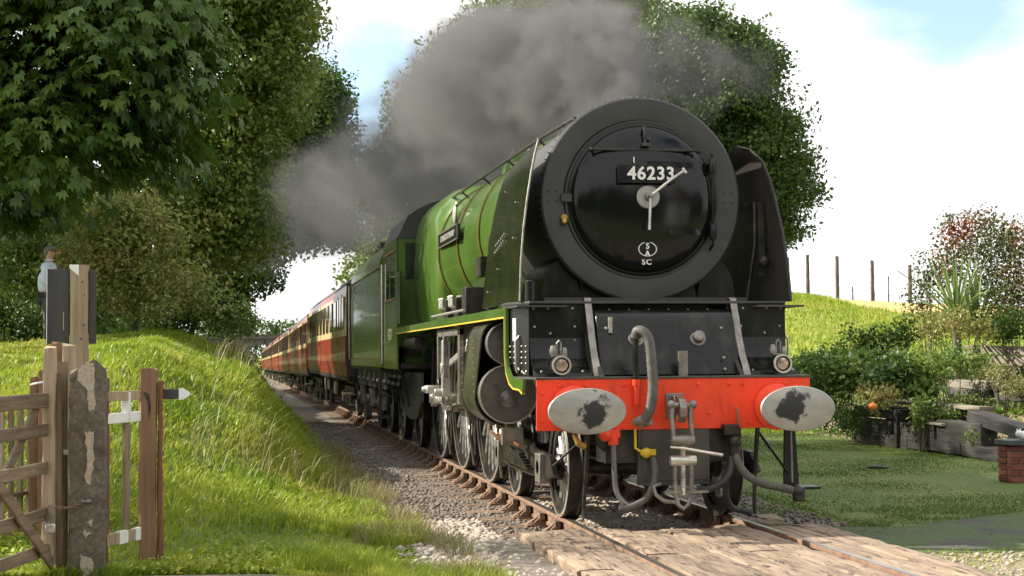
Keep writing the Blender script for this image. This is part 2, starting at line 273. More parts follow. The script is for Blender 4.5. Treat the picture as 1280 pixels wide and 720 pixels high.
# ---------------------------------------------------------------- ground
def drop(y): return -.0062*np.maximum(0, np.asarray(y, float)-32)
def vnoise(x, y, s):   # smooth value noise in numpy
    x = np.asarray(x)*s; y = np.asarray(y)*s; xi = np.floor(x); yi = np.floor(y); fx = x-xi; fy = y-yi; fx = fx*fx*(3-2*fx); fy = fy*fy*(3-2*fy)
    h = lambda a, b: np.modf(np.abs(np.sin(a*127.1+b*311.7)*43758.5453))[0]
    return (h(xi, yi)*(1-fx)+h(xi+1, yi)*fx)*(1-fy)+(h(xi, yi+1)*(1-fx)+h(xi+1, yi+1)*fx)*fy
def gh(x, y):
    x = np.asarray(x, float); y = np.asarray(y, float)
    z = np.full(np.broadcast(x, y).shape, -.14)
    H = 1.92*sm((y+.6-.25*(x+4.5))/9.5)+.25*sm((y-10)/12)
    edge = 2.25+.12*np.sin(y*.5)+.25*vnoise(x*0, y, .35)
    s = .60*sm((-edge-x)/1.45)+.40*sm((-edge-.5-x)/(3.2+1.0*sm((8-y)/8)))
    z = z+(H+.14)*s-sm((-4.6-x)/2.2)*sm((y-1.5)/6)*(.80-.42*sm((y-9)/5))
    z = z+s*(.22*(vnoise(x, y, .6)-.5)+.13*(vnoise(x+9, y, 1.7)-.5)+.05*(vnoise(x+3, y, 4.3)-.5))*sm((y+1)/3)
    # right side: lawn, terraces behind the timber wall, hill
    t1 = sm((x-7.7)/.5)*.62*sm((y-3)/4); t2 = sm((x-8.6)/2.6)*.75*sm((y-3)/4)
    wallfade = sm((24-y)/5)
    low = sm((x-3.2)/6)*1.0*sm((y-15)/9)
    hill = 2.55*sm((y-19)/17)*sm((x-4.5)/9)*(1-.018*np.clip(x-12, 0, 12))
    r = (t1+t2)*wallfade+low*(1-wallfade)+hill
    z = z+r
    z = z+sm((x-7.5)/2)*.10*(vnoise(x, y, .5)-.5)
    z = z-.13*sm((2.15-np.abs(x))/.4)*sm((y-.0)/.3)
    return z+drop(y)*sm((18-np.abs(x))/14)
xs = np.unique(np.concatenate([np.linspace(-900, -40, 12), np.linspace(-40, -14, 40), np.arange(-14, 12, .22), np.linspace(12, 40, 50), np.linspace(40, 900, 12)]))
ys = np.unique(np.concatenate([np.linspace(-600, -25, 10), np.arange(-25, -4, 1.), np.arange(-4, 26, .22), np.arange(26, 60, .6), np.arange(60, 260, 4), np.linspace(260, 1500, 16)]))
def sheet(xs, ys, zf, name, m, parent=None):
    X, Y = np.meshgrid(xs, ys); Z = zf(X, Y); v = np.stack([X, Y, Z], -1).reshape(-1, 3); nx = len(xs); ny = len(ys)
    i, j = np.meshgrid(np.arange(nx-1), np.arange(ny-1)); a = (j*nx+i).ravel(); f = np.stack([a, a+1, a+nx+1, a+nx], 1)
    o = npmesh(name, v, f, m, parent); o.data.polygons.foreach_set('use_smooth', [True]*len(o.data.polygons)); return o
g = sheet(xs, ys, gh, 'ground', 'turf'); tag(g, kind='structure')
# hill turf and stubble as separate material slots
me = g.data; me.materials.append(M['field']); me.materials.append(M['straw']); me.materials.append(M['soil'])
cs = np.array([p.center[:2] for p in me.polygons]); mi = np.zeros(len(cs), np.int32)
mi[(cs[:, 0] > 5) & (cs[:, 1] > 17)] = 1; mi[(cs[:, 0] > 14.6) & (cs[:, 1] > 30.5+1.0*np.sin(cs[:, 0]))] = 2; mi[(cs[:, 0] > 7.6) & (cs[:, 1] < 17) & (cs[:, 1] > 2)] = 3
me.polygons.foreach_set('material_index', mi)
# ballast bed under the track
bed = sheet(np.array([-2.25, -1.9, -1.5, -.9, -.4, 0, .4, .9, 1.5, 1.9, 2.1]), np.unique(np.concatenate([np.arange(.1, 60, .5), np.arange(60, 250, 5)])),
            lambda X, Y: -.178+.012*sm((np.abs(X)-1.3)/.6)+.006*vnoise(X, Y, 3.)+drop(Y), 'ballast_bed', 'ballast_bed'); tag(bed, kind='structure')
bed2 = sheet(np.array([-2.1, -1.9, -1.6, -1.36]), np.arange(-5, .2, .3), lambda X, Y: -.075-.05*sm((np.abs(X)-1.5)/.6)+0*Y, 'ballast_shoulder', 'ballast_bed'); tag(bed2, kind='structure')
# paths: gritty one crossing the foreground, one beside the lawn darkened for the engine's shadow
pth = sheet(np.arange(-30, -2.0, .5), np.arange(-8, -1.6, .4), lambda X, Y: -.115+.02*vnoise(X, Y, 1.3)+np.maximum(0, gh(X, Y)+.14), 'gravel_path', 'path'); tag(pth, kind='structure')
def asx(): 
    pts = [(1.36, .75), (1.36, -1.15), (2.2, -1.3), (4, -1.25), (9, -1.0), (9, 2.6), (6.5, 2.3), (4.4, 1.75), (3.4, 1.2), (2.3, .55)]
    mb = MB(); mb.prism(pts, -.13, -.112, 'z'); return mb
tag(asx().build('shadow_dark_path', 'shaded_path', smooth=0), kind='structure')
pr = sheet(np.arange(1.36, 20, .5), np.arange(-8, -1.05, .3), lambda X, Y: -.125+.02*vnoise(X, Y, 1.3), 'gravel_verge', 'path'); tag(pr, kind='structure')

# ---------------------------------------------------------------- track
track = thing('railway_track', (0, 0, 0), 'single railway line on timber sleepers under the train', 'railway track', kind='structure')
def railprof(x): # bullhead rail section (x offset, z)
    p = [(-.033, 0), (-.035, -.012), (-.033, -.035), (-.010, -.045), (-.010, -.105), (-.028, -.115), (-.028, -.14), (.028, -.14), (.028, -.115), (.010, -.105), (.010, -.045), (.033, -.035), (.035, -.012), (.033, 0)]
    return [(x+a, b-.002) for a, b in p]
ysr = [-9]+list(np.arange(0, 32, 4.))+list(np.arange(32, 255, 6.))
for sx in (-.752, .752):
    rl = MB(); rl.loft([[(a, y, b+float(drop(y))) for a, b in railprof(sx)] for y in ysr]); ro = rl.build('rail', 'rust', track)
    rt = MB(); rt.loft([[(sx-.024, y, .0005+float(drop(y))), (sx+.024, y, .0005+float(drop(y))), (sx+.026, y, -.001+float(drop(y))), (sx-.026, y, -.001+float(drop(y)))] for y in ysr]); rt.build('running_surface', 'rail_top', ro, smooth=0)
slp = None; chp = None
def chairmesh(side):  # cast chair outside and inside the rail with a wooden key
    mb = MB(); mb.bx(-.21, .21, -.10, .10, -.165, -.145)
    for s in (-1, 1):
        mb.prism([(s*.195, -.145), (s*.03, -.145), (s*.032, -.035), (s*.075, -.03), (s*.10, -.08)], -.03, .03, 'y')
        mb.prism([(s*.15, -.145), (s*.03, -.145), (s*.032, -.06), (s*.07, -.06)], -.085, -.055, 'y'); mb.prism([(s*.15, -.145), (s*.03, -.145), (s*.032, -.06), (s*.07, -.06)], .055, .085, 'y')
        for yy in (-.065, .065): mb.lathe([(.018, 0), (.018, .016), (.008, .022)], 6, T(s*.15, yy, -.146))
    return mb
nrow = 0
ky = [.42+.74*i for i in range(110)]
for i, y in enumerate(ky):
    dz = float(drop(y))
    if slp is None:
        slp = MB().bx(-1.30, 1.30, -.125, .125, -.29, -.165).build('sleeper', 'sleeper', track, bevel=.008); s_ = slp
        chs = []
        for sx in (-.752, .752):
            c = chairmesh(1).build('rail_chair', 'rust', track, bevel=.004); c.location = (sx, 0, 0); chs.append(c)
        kyo = MB().bx(-.085, -.035, -.11, .11, -.10, -.035).build('wooden_key', 'sleeper', chs[0])
        copy_tree(kyo, chs[1]); s_.location = (0, y, 0)
        for c in chs: c.location.y = y
    else:
        c = slp.copy(); COL.objects.link(c); c.location = (random.uniform(-.02, .02), y, dz)
        for q in chs:
            if y < 34: copy_tree(q, None, (q.location.x, y, dz)).parent = track
# crossing timbers laid between and beside the rails, each its own plank
cross = thing('level_crossing', (0, 0, 0), 'worn timber level crossing boards between and beside the rails', 'level crossing', kind='structure')
def plank(x0, x1, y0, y1, seed):
    rr = random.Random(seed); n = 10; rings = []
    for i in range(n+1):
        y = y0+(y1-y0)*i/n; j = lambda a: rr.uniform(-a, a); e = .022 if i in (0, n) else .007
        zt = -.012+j(.004)-(.012 if i in (0, n) else 0); yj = y+(j(.05) if i in (0, n) else 0)
        rings.append([(x0+j(e)+.004, yj, -.16), (x0+j(e)+.004, yj, zt-.012), (x0+.014+j(.004), yj, zt), ((x0+x1)/2, yj+j(.02), zt+.003+j(.003)), (x1-.014+j(.004), yj, zt), (x1-j(e)-.004, yj, zt-.012), (x1-j(e)-.004, yj, -.16)])
    mb = MB(); mb.loft(rings); o = mb.build('plank', 'crossing', cross, smooth=40); return o
k = 0
for (a, b) in [(-1.34, -1.08), (-1.075, -.80), (-.66, -.40), (-.397, -.135), (-.131, .131), (.135, .397), (.40, .66), (.80, 1.07), (1.075, 1.35)]:
    y = .22+random.uniform(-.18, .12)
    while y > -7:
        ln = random.uniform(1.3, 2.5); plank(a, b, y-ln, y, k); y -= ln+.012; k += 1
# broken boards end at the far side, right of the right rail
for (x, y, w, l, a) in [(1.0, .62, .22, .5, .1), (1.15, .95, .2, .45, -.2)]:
    MB().bx(-w/2, w/2, -l/2, l/2, -.05, 0, T(x, y, -.03) @ Matrix.Rotation(a, 4, 'Z')).build('plank', 'crossing', cross, bevel=.01)
# ballast stones (uncountable)
def stones(name, n, xf, yf, zf, smin, smax, m, label=None):
    base = np.array([(0, 0, 1), (.9, 0, .3), (.2, .85, .3), (-.75, .5, .3), (-.7, -.55, .3), (.3, -.85, .3), (0, 0, -.6)], float)
    fc = [(0, i, i % 5+1) for i in range(1, 6)]+[(6, i % 5+1, i) for i in range(1, 6)]; fc = np.array(fc)
    x = xf(n); y = yf(n); z = zf(x, y); s = smin+(smax-smin)*rng.random(n)**2.2; a = rng.random(n)*2*PI
    v = base[None]*(.65+.6*rng.random((n, 7, 1))); v = v*np.stack([s*(.8+.5*rng.random(n)), s, s*(.5+.35*rng.random(n))], 1)[:, None, :]
    ca, sa = np.cos(a)[:, None], np.sin(a)[:, None]; vx = v[..., 0]*ca-v[..., 1]*sa; vy = v[..., 0]*sa+v[..., 1]*ca; tl = rng.normal(0, .3, (n, 1))
    vz = v[..., 2]+vx*tl
    V = np.stack([vx+x[:, None], vy+y[:, None], vz+z[:, None]], -1).reshape(-1, 3); Fc = (fc[None]+7*np.arange(n)[:, None, None]).reshape(-1, 3)
    o = npmesh(name, V, Fc, m); tag(o, label, None, None, 'stuff'); return o
U = lambda a, b: (lambda n: a+(b-a)*rng.random(n))
stones('track_ballast', 26000, lambda n: np.where(rng.random(n) < .62, -.85-1.6*rng.random(n)**.9, -.66+2.7*rng.random(n)), lambda n: .3+26*rng.random(n)**1.5, lambda x, y: -.178+.02*sm((np.abs(x)-1.3)/.6)-.02*(np.abs(np.mod(y-.42+.37, .74)-.37) < .13)*(np.abs(x) < 1.3), .016, .042, 'ballast', 'grey ballast stones along the track')
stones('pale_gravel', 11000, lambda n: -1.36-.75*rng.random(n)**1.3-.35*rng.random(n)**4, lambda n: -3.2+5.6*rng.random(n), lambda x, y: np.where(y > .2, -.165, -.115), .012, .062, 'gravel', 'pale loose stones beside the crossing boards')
stones('sunlit_ballast', 6000, U(-.68, .7), U(.3, 4.5), lambda x, y: -.17+0*x, .014, .05, 'gravel', 'loose stones between the rails under the front bogie, pale to show sunlight')  # paler stone stands in for sunlight reaching the ballast under the bogie
stones('path_grit', 6000, lambda n: np.where(rng.random(n) < .5, 1.4+3.4*rng.random(n), -2.1-5*rng.random(n)), lambda n: -3.6+2.3*rng.random(n), lambda x, y: -.115+0*x, .005, .035, 'gravel', 'scattered pebbles on the verge either side of the crossing')
stones('path_flecks', 900, U(1.5, 7), U(-1.0, 1.2), lambda x, y: -.112+0*x, .004, .014, 'ballast', 'small grit on the dark path')

# ---------------------------------------------------------------- grass blades
def blades(name, x, y, z, h, w, m, lean=(0, 0), jit=.35, label=None, parent=None):
    n = len(x); a = rng.random(n)*2*PI; dx = np.cos(a)*w; dy = np.sin(a)*w; ln = rng.normal(0, jit, (n, 2))+np.array(lean)
    b = np.stack([x, y, z-.02], 1); side = np.stack([dx, dy, 0*dx], 1)
    mid = b+np.stack([ln[:, 0]*h*.35, ln[:, 1]*h*.35, h*.62], 1); tip = b+np.stack([ln[:, 0]*h*1.0, ln[:, 1]*h*1.0, h*(1-.25*np.minimum(1, (ln**2).sum(1)))], 1)
    V = np.stack([b-side, b+side, mid-side*.7, mid+side*.7, tip], 1).reshape(-1, 3); o5 = 5*np.arange(n)[:, None]
    Fc = np.concatenate([o5+[[0, 1, 3]], o5+[[0, 3, 2]], o5+[[2, 3, 4]]]); o = npmesh(name, V, Fc, m, parent)
    if label: tag(o, label, None, None, 'stuff')
    return o
def vis(x, y, m=.15):  # keep what lies inside the view with a margin
    dx = x-CAM.x; dy = y-CAM.y; d = dx*math.sin(yaw)+dy*math.cos(yaw); l = dx*math.cos(yaw)-dy*math.sin(yaw); return (d > 4) & (np.abs(l) < d*(.331+m)+.6)
def scatter(n, x0, x1, y0, y1, py=1.5):
    x = x0+(x1-x0)*rng.random(n); y = y0+(y1-y0)*rng.random(n)**py; k = vis(x, y, .14); return x[k], y[k]
# bank
x, y = scatter(255000, -13.5, -2.25, -1.7, 42, 1.7); k = ~((y < 3) & (rng.random(len(x)) < .25)); x, y = x[k], y[k]
d = np.hypot(x-CAM.x, y-CAM.y); cl = vnoise(x, y, 1.1)*.6+vnoise(x, y, 3.1)*.4
edge = sm((x+5.2)/2.2)*sm((y-1)/5)
hh = (.04+.10*cl+.09*rng.random(len(x))*cl)*(1+.25*edge)*np.where(y < .8, .6, 1)
blades('bank_grass', x, y, gh(x, y), hh, .0048+.00033*d, 'grass', (.25, -.1), .4, 'sunlit green grass covering the railway bank')
# taller seeding stalks and dry tufts
x, y = scatter(1300, -4.2, -2.4, 3, 40, 1.3); k = vnoise(x, y, .8) > .45; x, y = x[k], y[k]
blades('tall_grass', x, y, gh(x, y), .25+.3*rng.random(len(x)), .003+.00016*np.hypot(x-CAM.x, y-CAM.y), 'grass_dry', (.4, -.1), .3, 'tall pale seeding grass on the crest of the bank')
x, y = scatter(22000, -2.7, -1.85, -2.2, 14, 1.4); k = vnoise(x+3, y, 1.6) > .5; x, y = x[k], y[k]
blades('dry_grass', x, y, gh(x, y), .06+.22*rng.random(len(x))**2, .0045, 'grass_dry', (0, 0), .5, 'dry grass tufts at the edge of the ballast')
x, y = scatter(24000, -3.4, -1.8, -2.4, 1.4, 1.); k = vnoise(x, y+5, 1.3) > .42; x, y = x[k], y[k]
blades('trackside_grass', x, y, gh(x, y), .05+.16*rng.random(len(x)), .004, 'grass', (0, 0), .5, 'green grass tufts between the gravel and the gate')
# lawn and hill
x, y = scatter(170000, 1.5, 8.0, -.8, 20, 1.35); k = ~((y < .55+.48*(x-1.9)+.5*(vnoise(x, y, 2.1)-.5)) & ((rng.random(len(x)) < .93) | (vnoise(x, y, 1.1) < .5))); x, y = x[k], y[k]
blades('lawn_grass', x, y, gh(x, y), .022+.03*rng.random(len(x))*vnoise(x, y, 1.), .0055+.0002*np.hypot(x+3.6, y+12.8), 'lawn', (0, 0), .5, 'short mown lawn to the right of the track')
x, y = scatter(70000, 4.5, 24, 17, 38, .8); k = ~((x > 14.6) & (y > 30.5+np.sin(x))); x, y = x[k], y[k]
blades('hill_grass', x, y, gh(x, y), .08+.12*rng.random(len(x)), .016, 'grass', (0, 0), .4, 'bright green grass on the hill under the fence')
x, y = scatter(16000, 1.4, 6, -4, -1.1, 1.); k = vnoise(x, y, 1.7) > .45; x, y = x[k], y[k]
blades('verge_grass', x, y, -.12+0*x, .02+.05*rng.random(len(x)), .004, 'grass', (0, 0), .5, 'patchy grass on the stony verge right of the crossing')
x, y = scatter(30000, 1.5, 7, -1.1, 3, 1.); k = (vnoise(x, y, 1.4)*.6+vnoise(x, y, 4.)*.4 > .56); x, y = x[k], y[k]
blades('path_edge_grass', x, y, -.115+0*x, .012+.03*rng.random(len(x)), .004, 'lawn', (0, 0), .6, 'sparse grass creeping over the dark path from the lawn')
# broad-leaved weeds low on the bank
def leafquads(c, size, nrm=None, droop=0, asp=.55, upb=.5):
    n = len(c); a = rng.normal(0, 1, (n, 3)); a[:, 2] -= droop; a /= np.linalg.norm(a, axis=1)[:, None]
    b = rng.normal(0, 1, (n, 3)); 
    if nrm is not None: b = np.cross(nrm+rng.normal(0, .55, (n, 3)), a)
    else: b = np.cross(np.array([0, 0, 1.])*upb+rng.normal(0, .6, (n, 3)), a)
    b /= np.linalg.norm(b, axis=1)[:, None]+1e-6; nn = np.cross(a, b); s = (size*(.6+.8*rng.random(n)))[:, None] if np.ndim(size) else size*(.6+.8*rng.random((n, 1)))
    A = c; Bt = c+a*s; Lf = c+a*s*.5+b*s*asp/2+nn*s*.12; Rg = c+a*s*.5-b*s*asp/2+nn*s*.12
    V = np.stack([A, Lf, Bt, Rg], 1).reshape(-1, 3); o4 = 4*np.arange(n)[:, None]; return V, np.concatenate([o4+[[0, 1, 2]], o4+[[0, 2, 3]]])
def leafobj(name, c, size, m, parent=None, **k):
    V, Fc = leafquads(np.asarray(c), size, **k); return npmesh(name, V, Fc, m, parent)
x, y = scatter(16000, -5.6, -3.4, -1.9, 1.0, 1.); k = (vnoise(x+7, y, 1.2) > .55) & (rng.random(len(x)) < .3); x, y = x[k], y[k]
o = leafobj('low_weeds', np.stack([x, y, gh(x, y)+.02+.10*rng.random(len(x))], 1), .045, 'grass', asp=.7, upb=1.6); tag(o, 'broad leaved green weeds round the gate posts', kind='stuff')
# ---------------------------------------------------------------- locomotive
loco = thing('steam_locomotive', (0, 0, 0), 'green express steam locomotive with black smokebox, red buffer beam and number 46233', 'steam locomotive')
def P(mb, name, m, par=loco, **k):
    o = mb.build(name, m, par, **k)
    if name in ('rivet_row', 'beam_rivets', 'oil_pipes', 'drain_pipes', 'drain_cocks', 'injector_pipes', 'roof_ventilators', 'cover_bolts', 'leaf_spring', 'underframe', 'footstep', 'slide_bars', 'rear_buffers', 'coach_buffers', 'running_plate', 'axle_box', 'plate_border', 'lining'): o['kind'] = 'stuff'
    return o
def rivets(mb, pts, r, axis):   # small domes
    for p in pts:
        mt = T(*p) @ {'y': Matrix.Rotation(PI/2, 4, 'X'), 'x': Matrix.Rotation(-PI/2, 4, 'Y'), 'X': Matrix.Rotation(PI/2, 4, 'Y'), 'z': Matrix.Identity(4)}[axis]
        mb.lathe([(r, 0), (r*.8, r*.55), (0.0001, r*.8)], 8, mt)
ZC = 2.91
FY = lambda y=0, z=ZC, x=0: T(x, y, z) @ Matrix.Rotation(PI/2, 4, 'X')     # local Z -> -Y (towards the camera)
# smokebox barrel, front ring, door
P(MB().lathe([(.915, 1.16), (.925, 3.4), (.90, 3.42)], 72, T(0, 0, ZC) @ AX_Y @ T(0, 0, 0)), 'smokebox', 'matt_black')
ring = P(MB().ring([(.945, 1.16), (.952, 1.10), (.948, 1.075), (.93, 1.06), (.76, 1.055), (.735, 1.062), (.73, 1.16)], 96, T(0, 0, ZC) @ AX_Y), 'smokebox_ring', 'matt_black')
rv = MB()
rivets(rv, [(math.sin(a)*.955, 1.125, ZC+math.cos(a)*.955) for a in [R(-112+i*4.0) for i in range(57)]], .013, 'z')
for s in (-1, 1):
    rivets(rv, [(s*.835+dx, 1.056, ZC+.02+dz) for dx in (-.035, .035) for dz in (-.045, .045)], .012, 'y')
P(rv, 'rivet_row', 'matt_black', ring)
dp = [(.715, 1.065), (.71, 1.045), (.695, 1.035), (.68, 1.035)]+[(.68*math.cos(t), 1.035-.15*math.sin(t)) for t in [R(3+i*5.8) for i in range(1, 16)]]+[(.0001, .885)]
door = P(MB().lathe(dp, 96, T(.01, 0, ZC-.005) @ AX_Y), 'smokebox_door', 'door', smooth=50)
P(MB().ring([(.712, 1.062), (.735, 1.062), (.735, 1.05), (.712, 1.05)], 96, T(.01, 0, ZC-.005) @ AX_Y), 'door_seal', 'black_rubber', door)
def dy(r): # door surface y at radius r
    r = min(r, .679); return 1.035-.15*math.sqrt(1-(r/.68)**2)
# centre dart plate and handles
dc = P(MB().lathe([(.108, 0), (.108, .012), (.10, .018), (.0001, .022)], 40, FY(.888, ZC, .018)), 'handle_plate', 'buffer', door)
dh = MB().lathe([(.04, 0), (.035, .05), (.025, .055), (.025, .09), (.018, .10), (.0001, .102)], 20, FY(.87, ZC, .018)); P(dh, 'handwheel_boss', 'dull_steel', door)
dh = MB(); dh.tube([(.03, .80, ZC+.01), (.19, .80, ZC+.135), (.335, .79, ZC+.235)], [.016, .013, .012], 10); dh.tube([(.318, .79, ZC+.258), (.352, .79, ZC+.212)], .014, 10); P(dh, 'door_handle', 'steel', door)
dh = MB(); dh.tube([(.015, .79, ZC-.02), (.008, .79, ZC-.18), (0, .785, ZC-.31)], [.014, .013, .015], 10); P(dh, 'door_handle', 'steel', door)
# number plate
npx, npz = -.015, ZC+.205
def door_patch(x0, x1, z0, z1, off, n=12):
    mb = MB(); rings = []
    for i in range(n+1):
        x = x0+(x1-x0)*i/n; col = []
        for j in range(5):
            z = z0+(z1-z0)*j/4; col.append((x, dy(math.hypot(x-.01, z-ZC))-off, z))
        rings.append(col)
    vs = [p for c in rings for p in c]; fs = [(i*5+j, i*5+j+1, (i+1)*5+j+1, (i+1)*5+j) for i in range(n) for j in range(4)]
    vs += [(p[0], p[1]+.03, p[2]) for p in vs]; m = (n+1)*5
    fs += [tuple(m+a for a in reversed(f)) for f in fs]
    b = [i*5 for i in range(n+1)]+[n*5+j for j in range(1, 5)]+[i*5+4 for i in range(n-1, -1, -1)]+[j for j in range(3, 0, -1)]
    fs += [(b[i], b[(i+1) % len(b)], m+b[(i+1) % len(b)], m+b[i]) for i in range(len(b))]
    return mb.add(vs, fs)
plt = P(MB().bx(-.275, .265, .83, .85, npz-.085, npz+.085), 'number_plate', 'black', door, bevel=.004)
P(MB().bx(-.2, .2, .85, .90, npz-.05, npz+.05), 'plate_bracket', 'black', plt)
TY = lambda x, y, z: T(x, y, z) @ Matrix.Rotation(PI/2, 4, 'X')
text('plate_lettering', '46233', .165, 'white', plt, TY(.035, .828, npz), .004, .004, 1.1)
# shed code
sz = ZC-.475
e = MB().ring([(.088, 0), (.080, 0), (.080, .008), (.088, .008)], 40, T(.018, dy(.475)-.004, sz) @ Matrix.Rotation(PI/2, 4, 'X') @ Matrix.Diagonal((1, .76, 1, 1))); sp = P(e, 'shed_plate', 'white', door)
text('shed_lettering', '5', .072, 'white', sp, TY(.018, dy(.45)-.006, sz+.025), .003, .002)
text('shed_lettering', 'A', .072, 'white', sp, TY(.018, dy(.5)-.01, sz-.042), .003, .002)
text('shed_lettering', 'SC', .072, 'white', sp, TY(.018, dy(.58)-.002, sz-.118), .003, .002, 1.2)
# door handrail, lamp iron, hinges
hb = MB(); hz = ZC+.435
hb.tube([(-.50, .93, hz), (.52, .93, hz)], .013, 10)
for x in (-.49, .42, .52): hb.sph((x, .93, hz), .025, 10, 8)
for x in (-.49, .42): hb.tube([(x, .93, hz), (x, 1.04, hz)], .012, 8)
P(hb, 'door_handrail', 'black', door)
li = MB(); li.bx(-.012, .012, .90, .915, ZC+.47, ZC+.66); li.bx(-.012, .012, .915, 1.03, ZC+.62, ZC+.64); li.bx(-.03, .045, .89, .93, ZC+.47, ZC+.50); li.bx(.0, .06, .90, .915, ZC+.53, ZC+.56); P(li, 'lamp_iron', 'matt_black', door)
P(MB().bx(-.118, -.108, .875, .885, ZC+.31, ZC+.365), 'lamp_clip', 'white', door)
for (z, w) in ((ZC+.30, .30), (ZC-.31, .30)):
    st = MB(); n = 8; x0, x1 = .02 if z > ZC else .22, .66
    pts = [(x0+(x1-x0)*i/n) for i in range(n+1)]
    st.loft([[(x, dy(math.hypot(x, z-ZC))-.008, z-.035+.012*i/n), (x, dy(math.hypot(x, z-ZC))-.008, z+.035-.012*i/n), (x, dy(math.hypot(x, z-ZC))+.02, z+.035-.012*i/n), (x, dy(math.hypot(x, z-ZC))+.02, z-.035+.012*i/n)] for i, x in enumerate(pts)])
    P(st, 'hinge_strap', 'door', door)
hp = MB(); hp.tube([(.655, .96, ZC-.43), (.655, .96, ZC+.40)], .013, 10)
for z in (ZC+.30, ZC-.31): hp.lathe([(.028, -.07), (.032, -.06), (.032, .06), (.028, .07)], 12, T(.655, .96, z)); hp.bx(.63, .69, .96, 1.06, z-.03, z+.03)
hp.sph((.655, .96, ZC+.41), .018); hp.tube([(.655, .97, ZC-.43), (.64, 1.02, ZC-.47)], .014); P(hp, 'hinge_pin', 'black', door)
lt = MB(); lt.bx(-.76, -.56, 1.02, 1.06, ZC-.035, ZC+.035); lt.bx(-.60, -.55, 1.0, 1.02, ZC-.04, ZC+.04); P(lt, 'door_latch', 'matt_black', door)
P(MB().sph((-.735, 1.03, ZC-.22), .032, 10, 8).lathe([(.03, 0), (.03, .04)], 10, FY(1.06, ZC-.18, -.735)), 'lubricator_cap', 'brass', ring)
# chimney and top feed
P(MB().lathe([(.34, 3.75), (.30, 3.78), (.285, 3.84), (.31, 3.88), (.25, 3.88), (.25, 3.75)], 32, T(0, 2.3, 0) @ Matrix.Diagonal((.85, 1.35, 1, 1))), 'chimney', 'matt_black')
# boiler: tapered barrel then firebox
def section(y, r, z, sh, n=40):   # sh: 0 round, 1 square-shouldered firebox
    p = []
    for i in range(n):
        a = 2*PI*i/n; x = math.sin(a); c = math.cos(a)
        if sh:
            k = 1/(abs(x)**(2+sh*1.6)+abs(c)**(2+sh*1.6))**(1/(2+sh*1.6)); x *= k; c *= k
            if c < 0: c *= 1.45; x *= 1.02
        p.append((x*r, y, z+c*r))
    return p
bb = MB(); bb.loft([section(y, r, z, 0) for y, r, z in ((3.42, .885, 2.91), (5.0, .915, 2.90), (8.2, .985, 2.86))]); boiler = P(bb, 'boiler_barrel', 'green', smooth=30)
fb = MB(); fb.loft([section(8.2, .99, 2.86, 0), section(8.35, 1.0, 2.87, .35), section(8.8, 1.02, 2.87, .75), section(10.9, 1.03, 2.86, .85)]); fire = P(fb, 'firebox', 'green', smooth=40)
for y, r, z in ((3.47, .897, 2.91), (5.0, .925, 2.90), (6.55, .958, 2.88), (8.15, .992, 2.86)):
    b = P(MB().ring([(r, -.035), (r+.006, -.035), (r+.006, .035), (r, .035)], 56, T(0, y, z) @ AX_Y), 'boiler_band', 'green', boiler)
    for s in (-1, 1): P(MB().ring([(r+.003, s*.038-.007), (r+.009, s*.038-.007), (r+.009, s*.038+.007), (r+.003, s*.038+.007)], 56, T(0, y, z) @ AX_Y), 'lining', 'orange', b)
P(MB().lathe([(.42, 3.70), (.40, 3.86), (.32, 3.96), (.15, 4.0), (.001, 4.005)], 32, T(0, 6.3, 0) @ Matrix.Diagonal((1, 1.25, 1, 1))), 'dome', 'green')
P(MB().lathe([(.36, 3.70), (.34, 3.88), (.2, 3.955), (.001, 3.965)], 32, T(0, 4.7, 0) @ Matrix.Diagonal((.8, .9, 1, 1))), 'top_feed', 'green')
# handrail down the boiler, with knobs
for s in (-1, 1):
    hr = MB(); pts = [(s*.60, 1.15, 3.66), (s*.66, 2.4, 3.66), (s*.70, 4.5, 3.66), (s*.74, 7.5, 3.66), (s*.78, 10.8, 3.66)]
    hr.tube(pts, .017, 8); h = P(hr, 'boiler_handrail', 'grime')
    for y in (2.6, 4.3, 6.0, 7.7, 9.4):
        k = MB(); x = s*(.66+.012*(y-2.4)); k.tube([(x, y, 3.66), (x*.82, y, 3.55)], .012, 8); k.sph((x, y, 3.66), .028, 10, 6); P(k, 'handrail_knob', 'grime', h)
# nameplate on the left side with its crest above
nr = .968
npl = P(MB().bx(-nr-.045, -nr-.01, 6.15, 8.0, 2.92, 3.11), 'nameplate', 'black', bevel=.004)
TXL = lambda x, y, z: T(x, y, z) @ Matrix.Rotation(-PI/2, 4, 'Z') @ Matrix.Rotation(PI/2, 4, 'X')
text('plate_lettering', 'DUCHESS OF SUTHERLAND', .105, 'buffer', npl, TXL(-nr-.048, 7.075, 3.015), .004, .003, 1.0)
nb = MB()
for z in (2.925, 3.105): nb.bx(-nr-.05, -nr-.04, 6.15, 8.0, z-.006, z+.006)
for y in (6.156, 7.994): nb.bx(-nr-.05, -nr-.04, y-.006, y+.006, 2.925, 3.105)
P(nb, 'plate_border', 'dull_steel', npl)
cr = MB(); cr.sph((-nr+.045, 7.0, 3.29), (.03, .10, .13), 16, 10); cr.sph((-nr+.07, 7.0, 3.43), (.03, .06, .04), 12, 8); P(cr, 'name_crest', 'buffer')
# square mud door opening, ejector and pipes on the left boiler side
P(MB().bx(-.96, -.86, 4.6, 5.0, 2.38, 2.60), 'cleading_recess', 'grime')
P(MB().tube([(-.93, 3.55, 2.75), (-.95, 3.5, 2.4), (-.95, 3.5, 2.05), (-1.0, 3.5, 1.93)], .028, 10), 'steam_pipe', 'dull_steel')
P(MB().tube([(-.80, 3.35, 3.2), (-1.02, 3.35, 2.7), (-1.05, 3.35, 1.95)], .05, 12), 'ejector_pipe', 'black')
